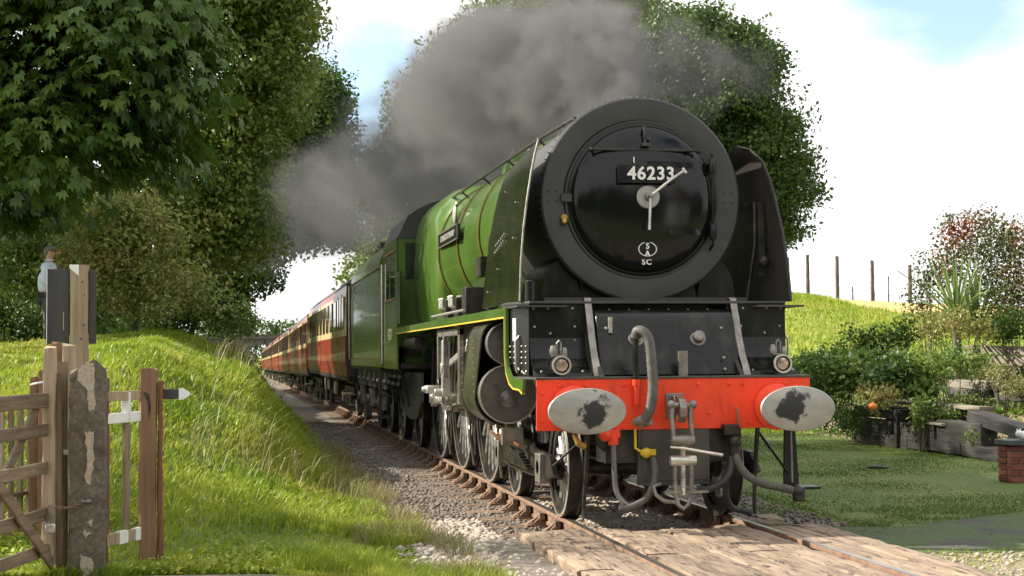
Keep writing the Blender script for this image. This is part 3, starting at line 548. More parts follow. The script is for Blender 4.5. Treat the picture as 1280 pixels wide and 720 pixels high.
# mechanical lubricators on the running plate
for y in (5.4, 6.3):
    lb = MB(); lb.bx(-1.16, -.98, y-.19, y+.19, 1.99, 2.16); lb.bx(-1.14, -1.0, y-.17, y+.17, 1.91, 1.99)
    l = P(lb, 'mechanical_lubricator', 'grime', bevel=.01)
    q = MB()
    for i in range(6): q.tube([(-1.17, y-.16+i*.062, 2.04), (-1.2, y-.16+i*.062, 2.06), (-1.2, y-.16+i*.062, 2.17)], .010, 6); q.sph((-1.2, y-.16+i*.062, 2.17), .016, 6, 4)
    q.lathe([(.06, 0), (.06, .02), (.02, .03)], 12, T(-1.07, y, 2.16)); P(q, 'oil_pipes', 'steel', l)
P(MB().bx(-1.18, -.92, 4.3, 4.62, 1.91, 2.24).prism([(4.62, 1.95), (5.0, 1.95), (4.9, 2.2), (4.62, 2.24)], -1.1, -.95, 'x'), 'sandbox_filler', 'grime', bevel=.01)
P(MB().tube([(-1.24, 4.0, 1.97), (-1.24, 6.9, 1.97)], .016, 8), 'reach_rod', 'steel')
# running plate and valance
zp = 1.90
rp = MB()
for s in (-1, 1): rp.bx(*sorted((s*.86, s*1.30)), .35, 10.75, zp-.012, zp+.004)
P(rp, 'running_plate', 'frame')
for s in (-1, 1):
    # outline of the valance: long top strip, front drop, curved foot to the buffer beam
    X = s*1.305
    poly = [(10.72, zp), (.83, zp), (.83, 1.46), (.78, 1.36), (.66, 1.30), (.50, 1.272), (.02, 1.272), (.02, 1.10), (.12, 1.12), (.20, 1.19), (.50, 1.195), (.70, 1.235), (.84, 1.31), (.91, 1.45), (.91, zp-.095), (10.72, zp-.095)]
    # convex pieces so the faces stay clean
    v = MB()
    def q(a, b, c, d): v.prism([a, b, c, d], X-.012, X+.012, 'x')
    q((10.72, zp-.095), (10.72, zp), (.83, zp), (.83, zp-.095)); inn = [(.93, zp-.095), (.93, 1.47), (.86, 1.31), (.70, 1.215), (.50, 1.175), (.20, 1.17), (.05, 1.14)]; ot = [(.83, zp-.095), (.83, 1.48), (.78, 1.37), (.66, 1.305), (.50, 1.272), (.16, 1.272), (-.0, 1.272)]
    for i in range(6): q(inn[i], inn[i+1], ot[i+1], ot[i])
    if s > 0: v = MB().bx(X-.012, X+.012, .90, 10.72, zp-.095, zp)
    vo = P(v, 'valance', 'green')
    w = MB(); w.bx(X-.015, X+.015, .93, 10.72, zp-.095, zp-.080)
    for i in range(6 if s < 0 else 0):
        a, b = Vector((inn[i][0], inn[i][1])), Vector((inn[i+1][0], inn[i+1][1])); A2 = Vector(ot[i]); B2 = Vector(ot[i+1]); a2 = a+(A2-a).normalized()*.016; b2 = b+(B2-b).normalized()*.016
        w.prism([tuple(a), tuple(b), tuple(b2), tuple(a2)], X-.015, X+.015, 'x')
    P(w, 'lining', 'yellow', vo)
# front: curved front plates, slanted side panels, platform ledge
pl = MB(); pl.prism([(-1.21, -.02), (1.21, -.02), (1.21, .9), (-1.29, .9), (-1.29, .25), (-1.21, .05)], 1.265, 1.285, 'z'); P(pl, 'front_footplate', 'frame', bevel=.003)
pt = MB(); pt.prism([(-1.17, .47), (1.17, .47), (1.22, .86), (1.22, 1.15), (-1.30, 1.15), (-1.30, .86)], zp+.02, zp+.042, 'z'); P(pt, 'platform_top', 'matt_black', bevel=.004)
fsec = [(.50, zp+.02), (.50, 1.62), (.485, 1.53), (.44, 1.44), (.36, 1.37), (.26, 1.33), (.17, 1.315), (.15, 1.286)]
P(MB().bx(-.66, .70, .74, .76, 1.28, zp+.02), 'casing_back_plate', 'black')
for s in (-1, 1):
    mb = MB(); x0_, x1_ = sorted((s*.69+.02, s*1.165))
    for i in range(len(fsec)-1): a, b = fsec[i], fsec[i+1]; mb.prism([a, b, (b[0]+.02, b[1]-.0), (a[0]+.02, a[1])], x0_, x1_, 'x')
    front = P(mb, 'front_plate', 'black', smooth=60)
    rv = MB(); rivets(rv, [(s*x, .50, z) for x, z in ((.78, 1.88), (1.0, 1.88), (1.13, 1.88), (.76, 1.72), (1.12, 1.72), (.98, 1.66), (.76, 1.60))]+[(s*x, .19, 1.33) for x in (.76, 1.12)], .012, 'y'); P(rv, 'rivet_row', 'buffer', front)
    A_, B_ = Vector((s*1.165, .50, 0)), Vector((s*1.298, .90, 0)); d_ = (B_-A_).normalized(); q_ = d_.cross(Vector((0, 0, 1)))*.008
    mb = MB(); mb.prism([tuple((A_-q_)[:2]), tuple((B_-q_)[:2]), tuple((B_+q_)[:2]), tuple((A_+q_)[:2])], 1.287, zp+.02, 'z'); pp = P(mb, 'side_plate', 'black')
    n_ = Vector((s*abs(d_.y), -abs(d_.x), 0)).normalized(); on = lambda t, z, o=.008: A_.lerp(B_, t)+n_*o+Vector((0, 0, z))
    mb = MB()
    for t in (.62,): a, b = on(t-.07, 0, .010), on(t+.07, 0, .010); mb.add([(*a[:2], 1.60), (*b[:2], 1.60), (*b[:2], 1.80), (*a[:2], 1.80), (*(a-n_*.012)[:2], 1.60), (*(b-n_*.012)[:2], 1.60), (*(b-n_*.012)[:2], 1.80), (*(a-n_*.012)[:2], 1.80)], [(0, 1, 2, 3), (4, 7, 6, 5), (0, 4, 5, 1), (1, 5, 6, 2), (2, 6, 7, 3), (3, 7, 4, 0)])
    P(mb, 'hand_hold', 'white' if s < 0 else 'black', pp)
    mb = MB()
    for t in (.12, .3, .62, .8):
        for z in (1.40, 1.45, 1.50, 1.55): mb.sph(tuple(on(t, z)), .010, 6, 4)
    mb.sph(tuple(on(.1, 1.88)), .012, 6, 4).sph(tuple(on(.9, 1.88)), .012, 6, 4).sph(tuple(on(.1, 1.33)), .012, 6, 4); P(mb, 'rivet_row', 'buffer', pp)
    P(MB().tube([on(.45, 1.32, .02), on(.45, 1.36, .035), on(.45, 1.60, .035), on(.40, 1.64, .01)], .010, 8), 'grab_handle', 'steel', pp)
# inner cylinder casing with curved top
cas = MB(); sec = [(.72, 1.86), (.55, 1.875), (.46, 1.86), (.39, 1.81), (.35, 1.74), (.31, 1.62), (.24, 1.45), (.17, 1.29), (.72, 1.29)]
cas.prism(sec, -.60, .65, 'x'); casing = P(cas, 'steam_chest_casing', 'black', bevel=.012, smooth=40)
for x in (-.26, .30):
    k = MB(); k.lathe([(.075, 0), (.075, .03), (.05, .035), (.05, .09), (.035, .10), (.001, .10)], 20, T(x, .335, 1.60) @ Matrix.Rotation(R(68), 4, 'X')); P(k, 'casing_valve', 'dull_steel', casing)
rv = MB(); rivets(rv, [(-.45+i*.18, .50, 1.868) for i in range(6)], .010, 'z'); rivets(rv, [(s*.52, .33-.0, 1.70-.08*i) for s in (-1, 1) for i in (0,)]+[(.50, .165+i*.03, 1.34+i*.1) for i in range(2)], .014, 'y'); P(rv, 'rivet_row', 'buffer', casing)
P(MB().bx(-.50, -.47, .30, .34, 1.66, 1.80), 'casing_handle', 'steel', casing)
P(MB().bx(.06, .14, .08, .11, 1.285, 1.50), 'lamp_iron', 'dull_steel')
# curved frame ends with bright edges
for s in (-1, 1):
    fe = MB(); pts = [(.62, 1.98), (.50, 1.97), (.42, 1.80), (.34, 1.62), (.25, 1.46), (.16, 1.36), (.12, 1.29)]
    x = s*.665+.02
    for i in range(len(pts)-1): fe.prism([pts[i], pts[i+1], (pts[i+1][0]+.11, pts[i+1][1]+.0), (pts[i][0]+.11, pts[i][1])], x-.018, x+.018, 'x')
    fr = P(fe, 'frame_end', 'grime')
    ed = MB()
    for i in range(len(pts)-1): ed.prism([(pts[i][0]-.006, pts[i][1]), (pts[i+1][0]-.006, pts[i+1][1]), (pts[i+1][0]+.012, pts[i+1][1]), (pts[i][0]+.012, pts[i][1])], x-.030, x+.030, 'x')
    P(ed, 'bright_edge', 'dull_steel', fr)
# smokebox saddle and steam pipe covers
sd = MB()
sd.prism([(-.62, 1.95), (.62, 1.95), (.56, 2.1), (.60, 2.35), (-.60, 2.35), (-.56, 2.1)], 1.2, 3.3, 'y'); P(sd, 'smokebox_saddle', 'black', bevel=.02)
for s in (-1, 1):
    c = MB(); n = 10; rings = []
    for i in range(n+1):
        a = R(89.9)*i/n; rings.append([(s*(.62+.30*math.sin(a)**.7), y, 1.945+.42*math.cos(a)**.7) for y in (1.17, 1.25, 2.2)]+[(s*.55, 2.2, 1.945), (s*.55, 1.17, 1.945)])
    c.loft(rings); P(c, 'steam_pipe_cover', 'black', smooth=50)
P(MB().bx(-.95, .95, .9, 3.2, 1.93, 1.99), 'saddle_plate', 'matt_black')
# smoke deflectors
def deflector(s):
    prof = [(1.265, 1.945), (1.27, 2.3), (1.255, 2.6), (1.225, 2.85), (1.19, 3.08), (1.14, 3.26), (1.06, 3.385), (.95, 3.42)]
    if s < 0: prof = [(1.235, 1.945), (1.205, 2.3), (1.165, 2.6), (1.115, 2.88), (1.065, 3.12), (1.02, 3.30), (.98, 3.43)]
    mb = MB(); rings = []
    fr = lambda z: .58+.40*max(0, (z-1.945)/1.48)+(.12*max(0, (z-3.2)/.2)**2 if s > 0 else 0); n = 14
    for i in range(n+1):
        t = i/n; col = [(s*x, fr(z)+(2.72-fr(z))*t, z+(-.10*t*max(0, (z-3.0)/.4))) for x, z in prof]
        rings.append(col)
    k = len(prof); vs = [p for r in rings for p in r]; m = len(vs); vs += [(p[0]-s*.012, p[1], p[2]-.002) for p in vs]
    fs = [(i*k+j, i*k+j+1, (i+1)*k+j+1, (i+1)*k+j) for i in range(n) for j in range(k-1)]; fs += [tuple(m+a for a in reversed(f)) for f in fs]
    b = [i*k for i in range(n+1)]+[n*k+j for j in range(1, k)]+[i*k+k-1 for i in range(n-1, -1, -1)]+[j for j in range(k-2, 0, -1)]
    fs += [(b[i], b[(i+1) % len(b)], m+b[(i+1) % len(b)], m+b[i]) for i in range(len(b))]
    mb.add(vs, fs); d = P(mb, 'smoke_deflector', 'dark_green' if s < 0 else 'deflector_inside', smooth=40)
    e = MB(); e.tube([(s*(x+.002), fr(z)-.004, z) for x, z in prof], .008, 8); P(e, 'edge_beading', 'dull_steel' if s < 0 else 'matt_black', d)
    rv = MB()
    rivets(rv, [(s*1.170, y, 2.63-.015*i) for i, y in enumerate((1.75, 1.85, 1.95, 2.05, 2.15, 2.25))]+[(s*1.180, y, 2.56-.015*i) for i, y in enumerate((1.75, 1.85, 1.95, 2.05, 2.15, 2.25))]+[(s*1.18, 1.2, 2.55), (s*1.212, 1.9, 2.3), (s*1.23, 2.4, 2.1), (s*1.12, 1.4, 2.9), (s*1.08, 2.2, 3.08)], .011, 'x' if s < 0 else 'X'); P(rv, 'rivet_row', 'buffer', d)
    if s > 0:
        br = MB(); br.bx(.93, 1.26, 1.55, 1.62, 2.85, 2.92); br.bx(1.14, 1.20, 1.1, 1.16, 2.2, 2.9); br.tube([(1.05, 1.2, 1.96), (1.12, 1.15, 2.5), (1.14, 1.2, 2.9)], .022, 8); br.sph((1.16, 1.0, 2.33), .06, 12, 8); P(br, 'deflector_stay', 'grime', d)
for s in (-1, 1): deflector(s)
P(MB().lathe([(.045, 0), (.045, .16), (.03, .17)], 14, T(-1.2, .28, 1.945)), 'oil_can', 'black')
# buffer beam
bm_ = MB(); bm_.bx(-1.205, 1.205, -.012, .012, .835, 1.265); beam = P(bm_, 'buffer_beam', 'red', bevel=.004)
rv = MB(); rivets(rv, [(x, -.012, z) for x, z in [(-1.16, 1.15), (-1.16, .92), (-1.01, 1.215), (-1.01, 1.13), (-.45, 1.215), (-.33, 1.215), (.20, 1.215), (.48, 1.215), (.98, 1.215), (.30, .97), (.66, .88), (-.10, .95), (-.62, .86), (-.54, .86), (-.46, .86), (-.70, .86), (.60, 1.215), (-.78, 1.215)]], .019, 'y'); P(rv, 'beam_rivets', 'red', beam)
P(MB().bx(-1.19, 1.19, .012, .12, 1.225, 1.262).bx(-1.19, 1.19, .012, .12, .838, .87), 'beam_flange', 'frame', beam)
for i in range(9):
    pass
for s in (-1, 1):
    bx_ = s*.893+.002; bz = 1.015
    hs = MB().lathe([(.20, 0), (.20, .03), (.13, .05), (.125, .30), (.11, .31), (.0001, .31)], 28, FY(-.012, bz, bx_)); b = P(hs, 'buffer_housing', 'red', beam)
    P(MB().lathe([(.07, 0), (.07, .27)], 20, FY(-.30, bz, bx_)), 'buffer_shank', 'grime', b)
    hd = MB(); mt = FY(-.54, bz, bx_) @ Matrix.Diagonal((1, .578, 1, 1))
    hd.lathe([(.26, -.03), (.318, -.012), (.325, .005), (.318, .018), (.28, .026), (.18, .036), (.08, .041), (.0001, .043)], 64, mt); head = P(hd, 'buffer_head', greased('greased_buffer_face', bx_+(.05 if s < 0 else -.05), bz, 3.1 if s < 0 else 7.7), b, smooth=40)
# draw hook and screw coupling
hk = MB(); hk.prism([(-.02, .95), (-.02, 1.12), (-.18, 1.12), (-.27, 1.10), (-.32, 1.03), (-.31, .95), (-.25, .90), (-.20, .915), (-.215, .96), (-.245, 1.0), (-.21, 1.04), (-.16, 1.02), (-.13, .95)], -.045, .015, 'x'); hk.bx(-.09, .06, -.035, -.012, .93, 1.14); P(hk, 'draw_hook', 'dull_steel', bevel=.006)
cp = MB()
for x in (-.095, .065): cp.tube([(x, -.25, 1.04), (x-.01, -.26, .95), (x, -.27, .80), (x, -.27, .74)], [.026, .024, .02, .028], 10)
cp.tube([(-.12, -.25, 1.045), (.09, -.25, 1.045)], .026, 12); cp.sph((-.11, -.25, 1.05), .04, 10, 8); cp.sph((.08, -.25, 1.05), .04, 10, 8)
cp.lathe([(.045, 0), (.05, .02), (.05, .17), (.045, .19)], 16, T(-.11, -.27, .75) @ AX_X)
c0 = P(cp, 'coupling_link', 'dull_steel')
sc = MB(); sc.tube([(-.015, -.27, .76), (-.015, -.27, .30)], .022, 10); sc.lathe([(.04, 0), (.045, .02), (.045, .20), (.04, .22)], 14, T(-.125, -.27, .585) @ AX_X)
for i in range(26): sc.ring([(.022, 0), (.027, .005), (.022, .010)], 10, T(-.015, -.27, .36+i*.015))
P(sc, 'coupling_screw', 'steel', c0)
P(MB().tube([(-.13, -.30, .70), (-.015, -.33, .69), (.14, -.36, .66), (.30, -.36, .63)], [.010, .012, .012, .016], 8), 'coupling_lever', 'steel', c0)
sh = MB(); sh.tube([(-.085, -.27, .56), (-.085, -.27, .32), (-.06, -.27, .22), (-.015, -.27, .185), (.03, -.27, .22), (.055, -.27, .32), (.055, -.27, .56)], .019, 10); sh.bx(-.18, .20, -.29, -.25, .315, .335); P(sh, 'coupling_shackle', 'dull_steel', c0)
P(MB().tube([(-.19, -.2, .39), (-.26, -.22, .37), (-.24, -.24, .30), (-.17, -.26, .25), (-.07, -.26, .24)], .018, 8), 'hanging_hook', 'dull_steel', c0)
# plate behind the coupling (drag box)
P(MB().bx(-.33, .30, .0, .05, .36, .87).bx(-.30, .27, -.01, 0, .40, .83), 'front_drag_plate', 'frame', bevel=.006)
# vacuum pipe: upright pipe and ribbed hose
vp = MB(); vp.tube([(-.355, -.06, 1.64), (-.355, -.06, 1.05)], .024, 12); vp.lathe([(.034, 0), (.034, .05)], 12, T(-.355, -.06, 1.21)); v1 = P(vp, 'brake_pipe', 'red'); 
P(MB().tube([(-.355, -.06, 1.645), (-.355, -.06, 1.26)], .027, 12), 'pipe_upper', 'black', v1)
hp_ = [(-.355, -.06, 1.62), (-.345, -.09, 1.67), (-.30, -.13, 1.655), (-.265, -.16, 1.58), (-.25, -.18, 1.40), (-.245, -.19, 1.20), (-.27, -.19, 1.02), (-.32, -.17, .92)]
def smoothpath(pts, n=8):
    out = []; Pn = [Vector(p) for p in pts]
    for i in range(len(Pn)-1):
        p0, p1, p2, p3 = Pn[max(0, i-1)], Pn[i], Pn[i+1], Pn[min(len(Pn)-1, i+2)]
        for j in range(n):
            t = j/n; out.append(.5*((2*p1)+(p2-p0)*t+(2*p0-5*p1+4*p2-p3)*t*t+(3*p1-p0-3*p2+p3)*t**3))
    return out+[Pn[-1]]
def hose(pts, r, m, name, par=loco, n=10, rib=True):
    q = smoothpath(pts, n); mb = MB(); mb.tube(q, [r*(1.09 if (i % 2 and rib) else 1) for i in range(len(q))], 12); return P(mb, name, m, par, smooth=60)
hose(hp_, .042, 'rubber', 'vacuum_hose', v1)
P(MB().tube([(-.40, -.12, .90), (-.33, -.16, .93), (-.25, -.15, .89)], [.03, .045, .03], 10).sph((-.33, -.12, .90), .05, 10, 8), 'hose_coupling', 'dull_steel', v1)
# hoses below the beam
hose([(-.56, -.02, .80), (-.555, -.05, .70), (-.55, -.06, .45), (-.53, -.08, .30), (-.45, -.14, .20)], .023, 'cover', 'steam_heat_pipe', rib=False)
hose([(-.22, -.02, .63), (-.21, -.10, .5), (-.24, -.14, .36), (-.33, -.16, .25), (-.48, -.16, .19), (-.52, -.14, .22)], .027, 'rubber', 'steam_heat_hose')
P(MB().sph((-.62, -.03, .80), .06, 12, 8).bx(-.66, -.50, -.07, .03, .77, .84).lathe([(.045, 0), (.045, .09)], 12, T(-.555, -.04, .71)), 'steam_cock', 'red', bevel=.006)
P(MB().sph((-.27, -.05, .64), .045, 10, 8).bx(-.32, -.19, -.07, -.03, .62, .67).tube([(-.36, -.03, .84), (-.36, -.03, .68), (-.30, -.04, .64)], .013, 8), 'yellow_cock', mat('yellow_valve_paint', (.7, .5, .03), (.6, .4, .02), rough=.4), bevel=.005)
P(MB().tube([(-.88, -.0, .80), (-.86, -.05, .73), (-.80, -.05, .70)], [.02, .028, .03], 8), 'hose_end_cap', 'brass')
P(MB().bx(.40, .54, -.10, -.0, .78, .87).sph((.50, -.08, .72), .06, 12, 8).lathe([(.05, 0), (.05, .10)], 12, T(.50, -.08, .60)), 'train_pipe_valve', 'grime', bevel=.008)
P(MB().tube([(.55, -.05, .86), (.53, -.06, .99), (.515, -.06, 1.02)], .010, 8), 'valve_lever', 'dull_steel')
hose([(.50, -.08, .66), (.51, -.12, .55), (.58, -.17, .44), (.70, -.20, .375), (.85, -.22, .34), (.98, -.24, .31)], .033, 'rubber', 'train_heating_hose')
P(MB().sph((.99, -.24, .31), .055, 10, 8).bx(.96, 1.05, -.28, -.20, .22, .34), 'hose_coupling', 'grime', bevel=.008)
hose([(.48, -.06, .62), (.44, -.12, .48), (.36, -.14, .38), (.24, -.12, .33), (.16, -.08, .33)], .030, 'black_rubber', 'drain_hose')
hose([(.46, -.05, .55), (.44, .0, .30), (.50, .05, .16), (.62, .1, .12), (.70, .1, .09)], .026, 'black_rubber', 'lower_hose')
# lamps
for s in (-1, 1):
    lx = s*.975-.012
    lm = MB(); lm.lathe([(.078, 0), (.082, .02), (.082, .10), (.076, .115), (.066, .115), (.062, .105)], 28, FY(.10, 1.385, lx)); lamp = P(lm, 'headlamp', 'black')
    P(MB().ring([(.066, .10), (.082, .10), (.082, .122), (.066, .122)], 32, FY(.10, 1.385, lx)), 'lamp_rim', 'steel', lamp)
    P(MB().lathe([(.066, .09), (.05, .112), (.001, .118)], 28, FY(.10, 1.385, lx)), 'lamp_glass', 'lens', lamp)
    tp = MB(); tp.bx(lx-.06, lx+.06, .05, .14, 1.46, 1.475); tp.lathe([(.028, 0), (.033, .03), (.02, .075), (.001, .08)], 10, T(lx-.05, .10, 1.475)); tp.lathe([(.022, 0), (.024, .03), (.012, .06)], 10, T(lx+.05, .10, 1.475)); tp.tube([(lx-.018, .1, 1.48), (lx-.018, .1, 1.57), (lx, .1, 1.595), (lx+.018, .1, 1.57), (lx+.018, .1, 1.48)], .008, 8); P(tp, 'lamp_handle', 'dull_steel', lamp)
# frames under the footplate
for s in (-1, 1):
    P(MB().prism([(.0, .84), (.6, .84), (1.0, 1.0), (2.6, 1.0), (3.4, .75), (10.8, .75), (13.0, .95), (13.0, 1.5), (10.9, 1.85), (.8, 1.88), (.0, 1.24)], s*.62-.018, s*.62+.018, 'x'), 'main_frame', 'grime')
P(MB().bx(-.6, .6, .05, .4, .55, 1.25).bx(-.6, .6, 1.2, 3.0, .95, 1.9), 'frame_stretcher', 'grime')
# guard irons, brake hangers and step on the right
for s in (-1, 1):
    P(MB().tube([(s*.75, .05, .86), (s*.75, .12, .55), (s*.76, .20, .20), (s*.76, .18, .08)], [.022, .02, .018, .018], 8), 'guard_iron', 'grime')
st = MB(); st.prism([(1.06, .31), (1.20, .31), (1.17, .84), (1.07, .84)], .27, .30, 'y'); st.bx(1.02, 1.34, .12, .34, .285, .31); st.tube([(.80, .2, .80), (1.10, .27, .42)], .014, 8); P(st, 'front_step', 'black', bevel=.004)
stl = MB(); stl.tube([(-.80, .2, .72), (-1.02, .24, .52)], .010, 8); P(stl, 'step_stay', 'black')
P(MB().tube([(1.03, .0, .80), (1.03, -.02, .36)], .009, 6), 'safety_chain', 'dull_steel')

# ---------------------------------------------------------------- wheels
def wheel(R_, nsp, crank=0, bal=True, par=None, dark='grime'):
    root = MB().lathe([(.09, -.09), (.12, -.07), (.12, .07), (.09, .10), (.0001, .105)], 20, Matrix.Rotation(-PI/2, 4, 'Y')); h = root.build('wheel', dark, None)
    mx = Matrix.Rotation(-PI/2, 4, 'Y')   # local Z -> -X, the outer face of a left-hand wheel
    ty = MB().ring([(R_-.075, -.07), (R_-.075, .065), (R_-.015, .07), (R_, .06), (R_+.004, -.04), (R_+.030, -.052), (R_+.026, -.075)], 64, mx); ty.build('tyre', 'grime', h, smooth=30)
    if nsp: MB().ring([(R_-.030, .066), (R_-.030, .0745), (R_-.006, .069), (R_-.006, .062)], 64, mx).build('tyre_edge', 'steel', h)
    MB().ring([(R_-.135, -.045), (R_-.135, .045), (R_-.075, .05), (R_-.075, -.05)], 64, mx).build('rim', dark, h)
    sp0 = None
    for i in range(nsp):
        a = 2*PI*(i+.5)/nsp; m = Matrix.Rotation(a, 4, 'X')
        if sp0 is None:
            q = MB(); n = 3; rings = []
            for t in range(5):
                r = .10+(R_-.13-.10)*t/4; w = .034-.012*t/4+(0 if t < 4 else .006); d = .040-.012*t/4; rings.append([(-d*c, w*s_, r) for c, s_ in ((1, .5), (.6, 1), (-.6, 1), (-1, .5), (-1, -.5), (-.6, -1), (.6, -1), (1, -.5))])
            q.loft(rings); sp0 = q.build('spoke', 'wheel_grey', h); sp0.matrix_local = m
        else:
            c = sp0.copy(); COL.objects.link(c); c.parent = h; c.matrix_local = m
    if crank:
        q = MB(); q.lathe([(.15, .05), (.15, .11), (.13, .125), (.0001, .125)], 24, Matrix.Rotation(-PI/2, 4, 'Y')); q.bx(-.11, -.05, -.10, .10, 0, crank); q.lathe([(.10, .05), (.10, .12)], 20, T(0, 0, crank) @ Matrix.Rotation(-PI/2, 4, 'Y')); qq = q.build('crank_boss', dark, h)
        n = 12; rings = []
        for i in range(n+1):
            a = PI+R(-34+68*i/n); rings.append([(x, math.sin(a)*r, math.cos(a)*r) for x, r in ((-.055, R_-.13), (-.055, R_-.33), (.03, R_-.33), (.03, R_-.13))])
        if bal: MB().loft(rings).build('balance_weight', dark, h)
    return h
M['wheel_grey'] = mat('polished_wheel_steel', (.62, .60, .56), (.36, .34, .31), rough=.3, metal=.55, scale=(9, 9, 9), bump=.05, wear_sheen=((.05, .045, .04), 9, .5, .75))
def place_wheel(proto, root, loc, rot=0, flip=False, first=False):
    w = proto if first else copy_tree(proto)
    w.parent = root; w.matrix_local = T(*loc) @ (Matrix.Rotation(PI, 4, 'Z') if flip else Matrix.Identity(4)) @ Matrix.Rotation(rot, 4, 'X'); return w
wb = wheel(.457, 12); place_wheel(wb, loco, (-.735, 1.056, .457), .2, first=True)
place_wheel(wb, loco, (.735, 1.056, .457), .5, True); place_wheel(wb, loco, (-.735, 3.342, .457), .1); place_wheel(wb, loco, (.735, 3.342, .457), .4, True)
wd = wheel(1.02, 20, .33); CR = R(118)
DY = (5.08, 7.29, 9.50)
for i, y in enumerate(DY):
    place_wheel(wd, loco, (-.735, y, 1.02), CR, first=(i == 0)); place_wheel(wd, loco, (.735, y, 1.02), 1.1, True)
wt = wheel(.57, 12)
place_wheel(wt, loco, (-.735, 12.3, .57), .2, first=True); place_wheel(wt, loco, (.735, 12.3, .57), .5, True)
for y, r in ((1.056, .457), (3.342, .457), (5.08, 1.02), (7.29, 1.02), (9.5, 1.02), (12.3, .57)):
    P(MB().tube([(-.66, y, r), (.66, y, r)], .085, 14), 'axle', 'grime')
# bogie frame with equaliser and springs
for s in (-1, 1):
    b = MB(); b.prism([(.55, .42), (.75, .58), (1.5, .60), (1.9, .66), (2.5, .66), (2.9, .60), (3.6, .58), (3.85, .42), (3.7, .38), (2.7, .34), (1.7, .34), (.7, .38)], s*.93-.02, s*.93+.02, 'x'); bf = P(b, 'bogie_frame', 'grime')
    q = MB()
    for y in (1.056, 3.342): q.bx(s*.95-.05, s*.95+.05, y-.12, y+.12, .32, .58); q.lathe([(.07, 0), (.07, .06)], 14, T(s*1.0, y, .457) @ Matrix.Rotation(-s*PI/2, 4, 'Y'))
    P(q, 'axle_box', 'dull_steel', bf, bevel=.006)
    q = MB()
    for i in range(6): q.bx(s*.97-.04, s*.97+.04, 1.5+i*.09, 2.9-i*.09, .40+i*.022, .418+i*.022)
    P(q, 'leaf_spring', 'grime', bf)
# cylinders (left one in view), valve chest and cladding band
for s in (-1, 1):
    cx_ = s*1.12; cy_ = MB()
    body = [];
    def hull(y0):   # tall rounded section: lower cylinder and smaller valve chest above
        p = []
        for i in range(13): a = R(-8-164*i/12) ; p.append((cx_+.30*math.cos(a), 1.10+.30*math.sin(a)))
        for i in range(13): a = R(180-180*i/12); p.append((cx_-s*.0+.235*math.cos(a), 1.60+.225*math.sin(a)))
        return p
    hl = hull(0); MBc = MB().prism(hl, 2.05, 2.95, 'y'); cyl = P(MBc, 'cylinder_block', 'lagging', smooth=35, bevel=.01)
    for yy in (2.05, 2.93):
        c2 = [(cx_+(u-cx_)*1.02, 1.3+(v-1.3)*1.015) for u, v in hl]; P(MB().prism(c2, yy, yy+.03, 'y'), 'cladding_band', 'brown_wood' if 0 else 'grime', cyl)
    f = lambda z, yy: T(cx_, yy, z) @ Matrix.Rotation(PI/2, 4, 'X')
    cv = P(MB().lathe([(.275, 0), (.278, .16), (.27, .175), (.0001, .185)], 48, f(1.10, 2.04)), 'cylinder_cover', 'cover', cyl)
    P(MB().ring([(.272, .165), (.283, .165), (.283, .19), (.272, .19)], 48, f(1.10, 2.04)), 'cover_rim', 'steel', cv)
    P(MB().lathe([(.085, 0), (.085, .02), (.05, .03), (.05, .06), (.03, .07), (.0001, .07)], 20, f(1.06, 1.86)).bx(cx_-.12, cx_+.0, 1.80, 1.86, 1.045, 1.075), 'cover_cap', 'dull_steel', cv)
    cv = P(MB().lathe([(.20, 0), (.203, .16), (.195, .175), (.0001, .19)], 40, f(1.585, 2.04)), 'valve_chest_cover', 'cover', cyl)
    P(MB().ring([(.197, .165), (.208, .165), (.208, .19), (.197, .19)], 40, f(1.585, 2.04)), 'cover_rim', 'steel', cv)
    b_ = MB().lathe([(.06, 0), (.06, .04)], 16, f(1.585, 1.86))
    for i in range(6): b_.lathe([(.02, 0), (.02, .05)], 8, f(1.585, 1.86) @ T(.075*math.cos(i*PI/3), .075*math.sin(i*PI/3), 0))
    P(b_, 'cover_bolts', 'dull_steel', cv)
    rv = MB(); rivets(rv, [(cx_+s*.302, 2.10, 1.12+.07*i) for i in range(8)]+[(cx_+s*.302, 2.88, 1.12+.07*i) for i in range(8)], .010, 'x' if s < 0 else 'X'); P(rv, 'rivet_row', 'brass', cyl)
# drain cocks and copper pipes
for s in (-1,):
    q = MB(); 
    for i, y in enumerate((2.0, 2.5, 2.95)): q.tube([(-1.12, y, .82), (-1.12, y, .70), (-1.10, y-.15, .66), (-1.08, y-.5, .62)], .016, 8)
    P(q, 'drain_pipes', 'copper')
    q = MB(); 
    for i in range(5): q.sph((-1.10+.03*(i % 2), 1.9+.25*i, .76+.03*(i % 3)), .035, 8, 6)
    q.bx(-1.2, -1.0, 1.75, 1.85, .62, .78); P(q, 'drain_cocks', 'dull_steel')
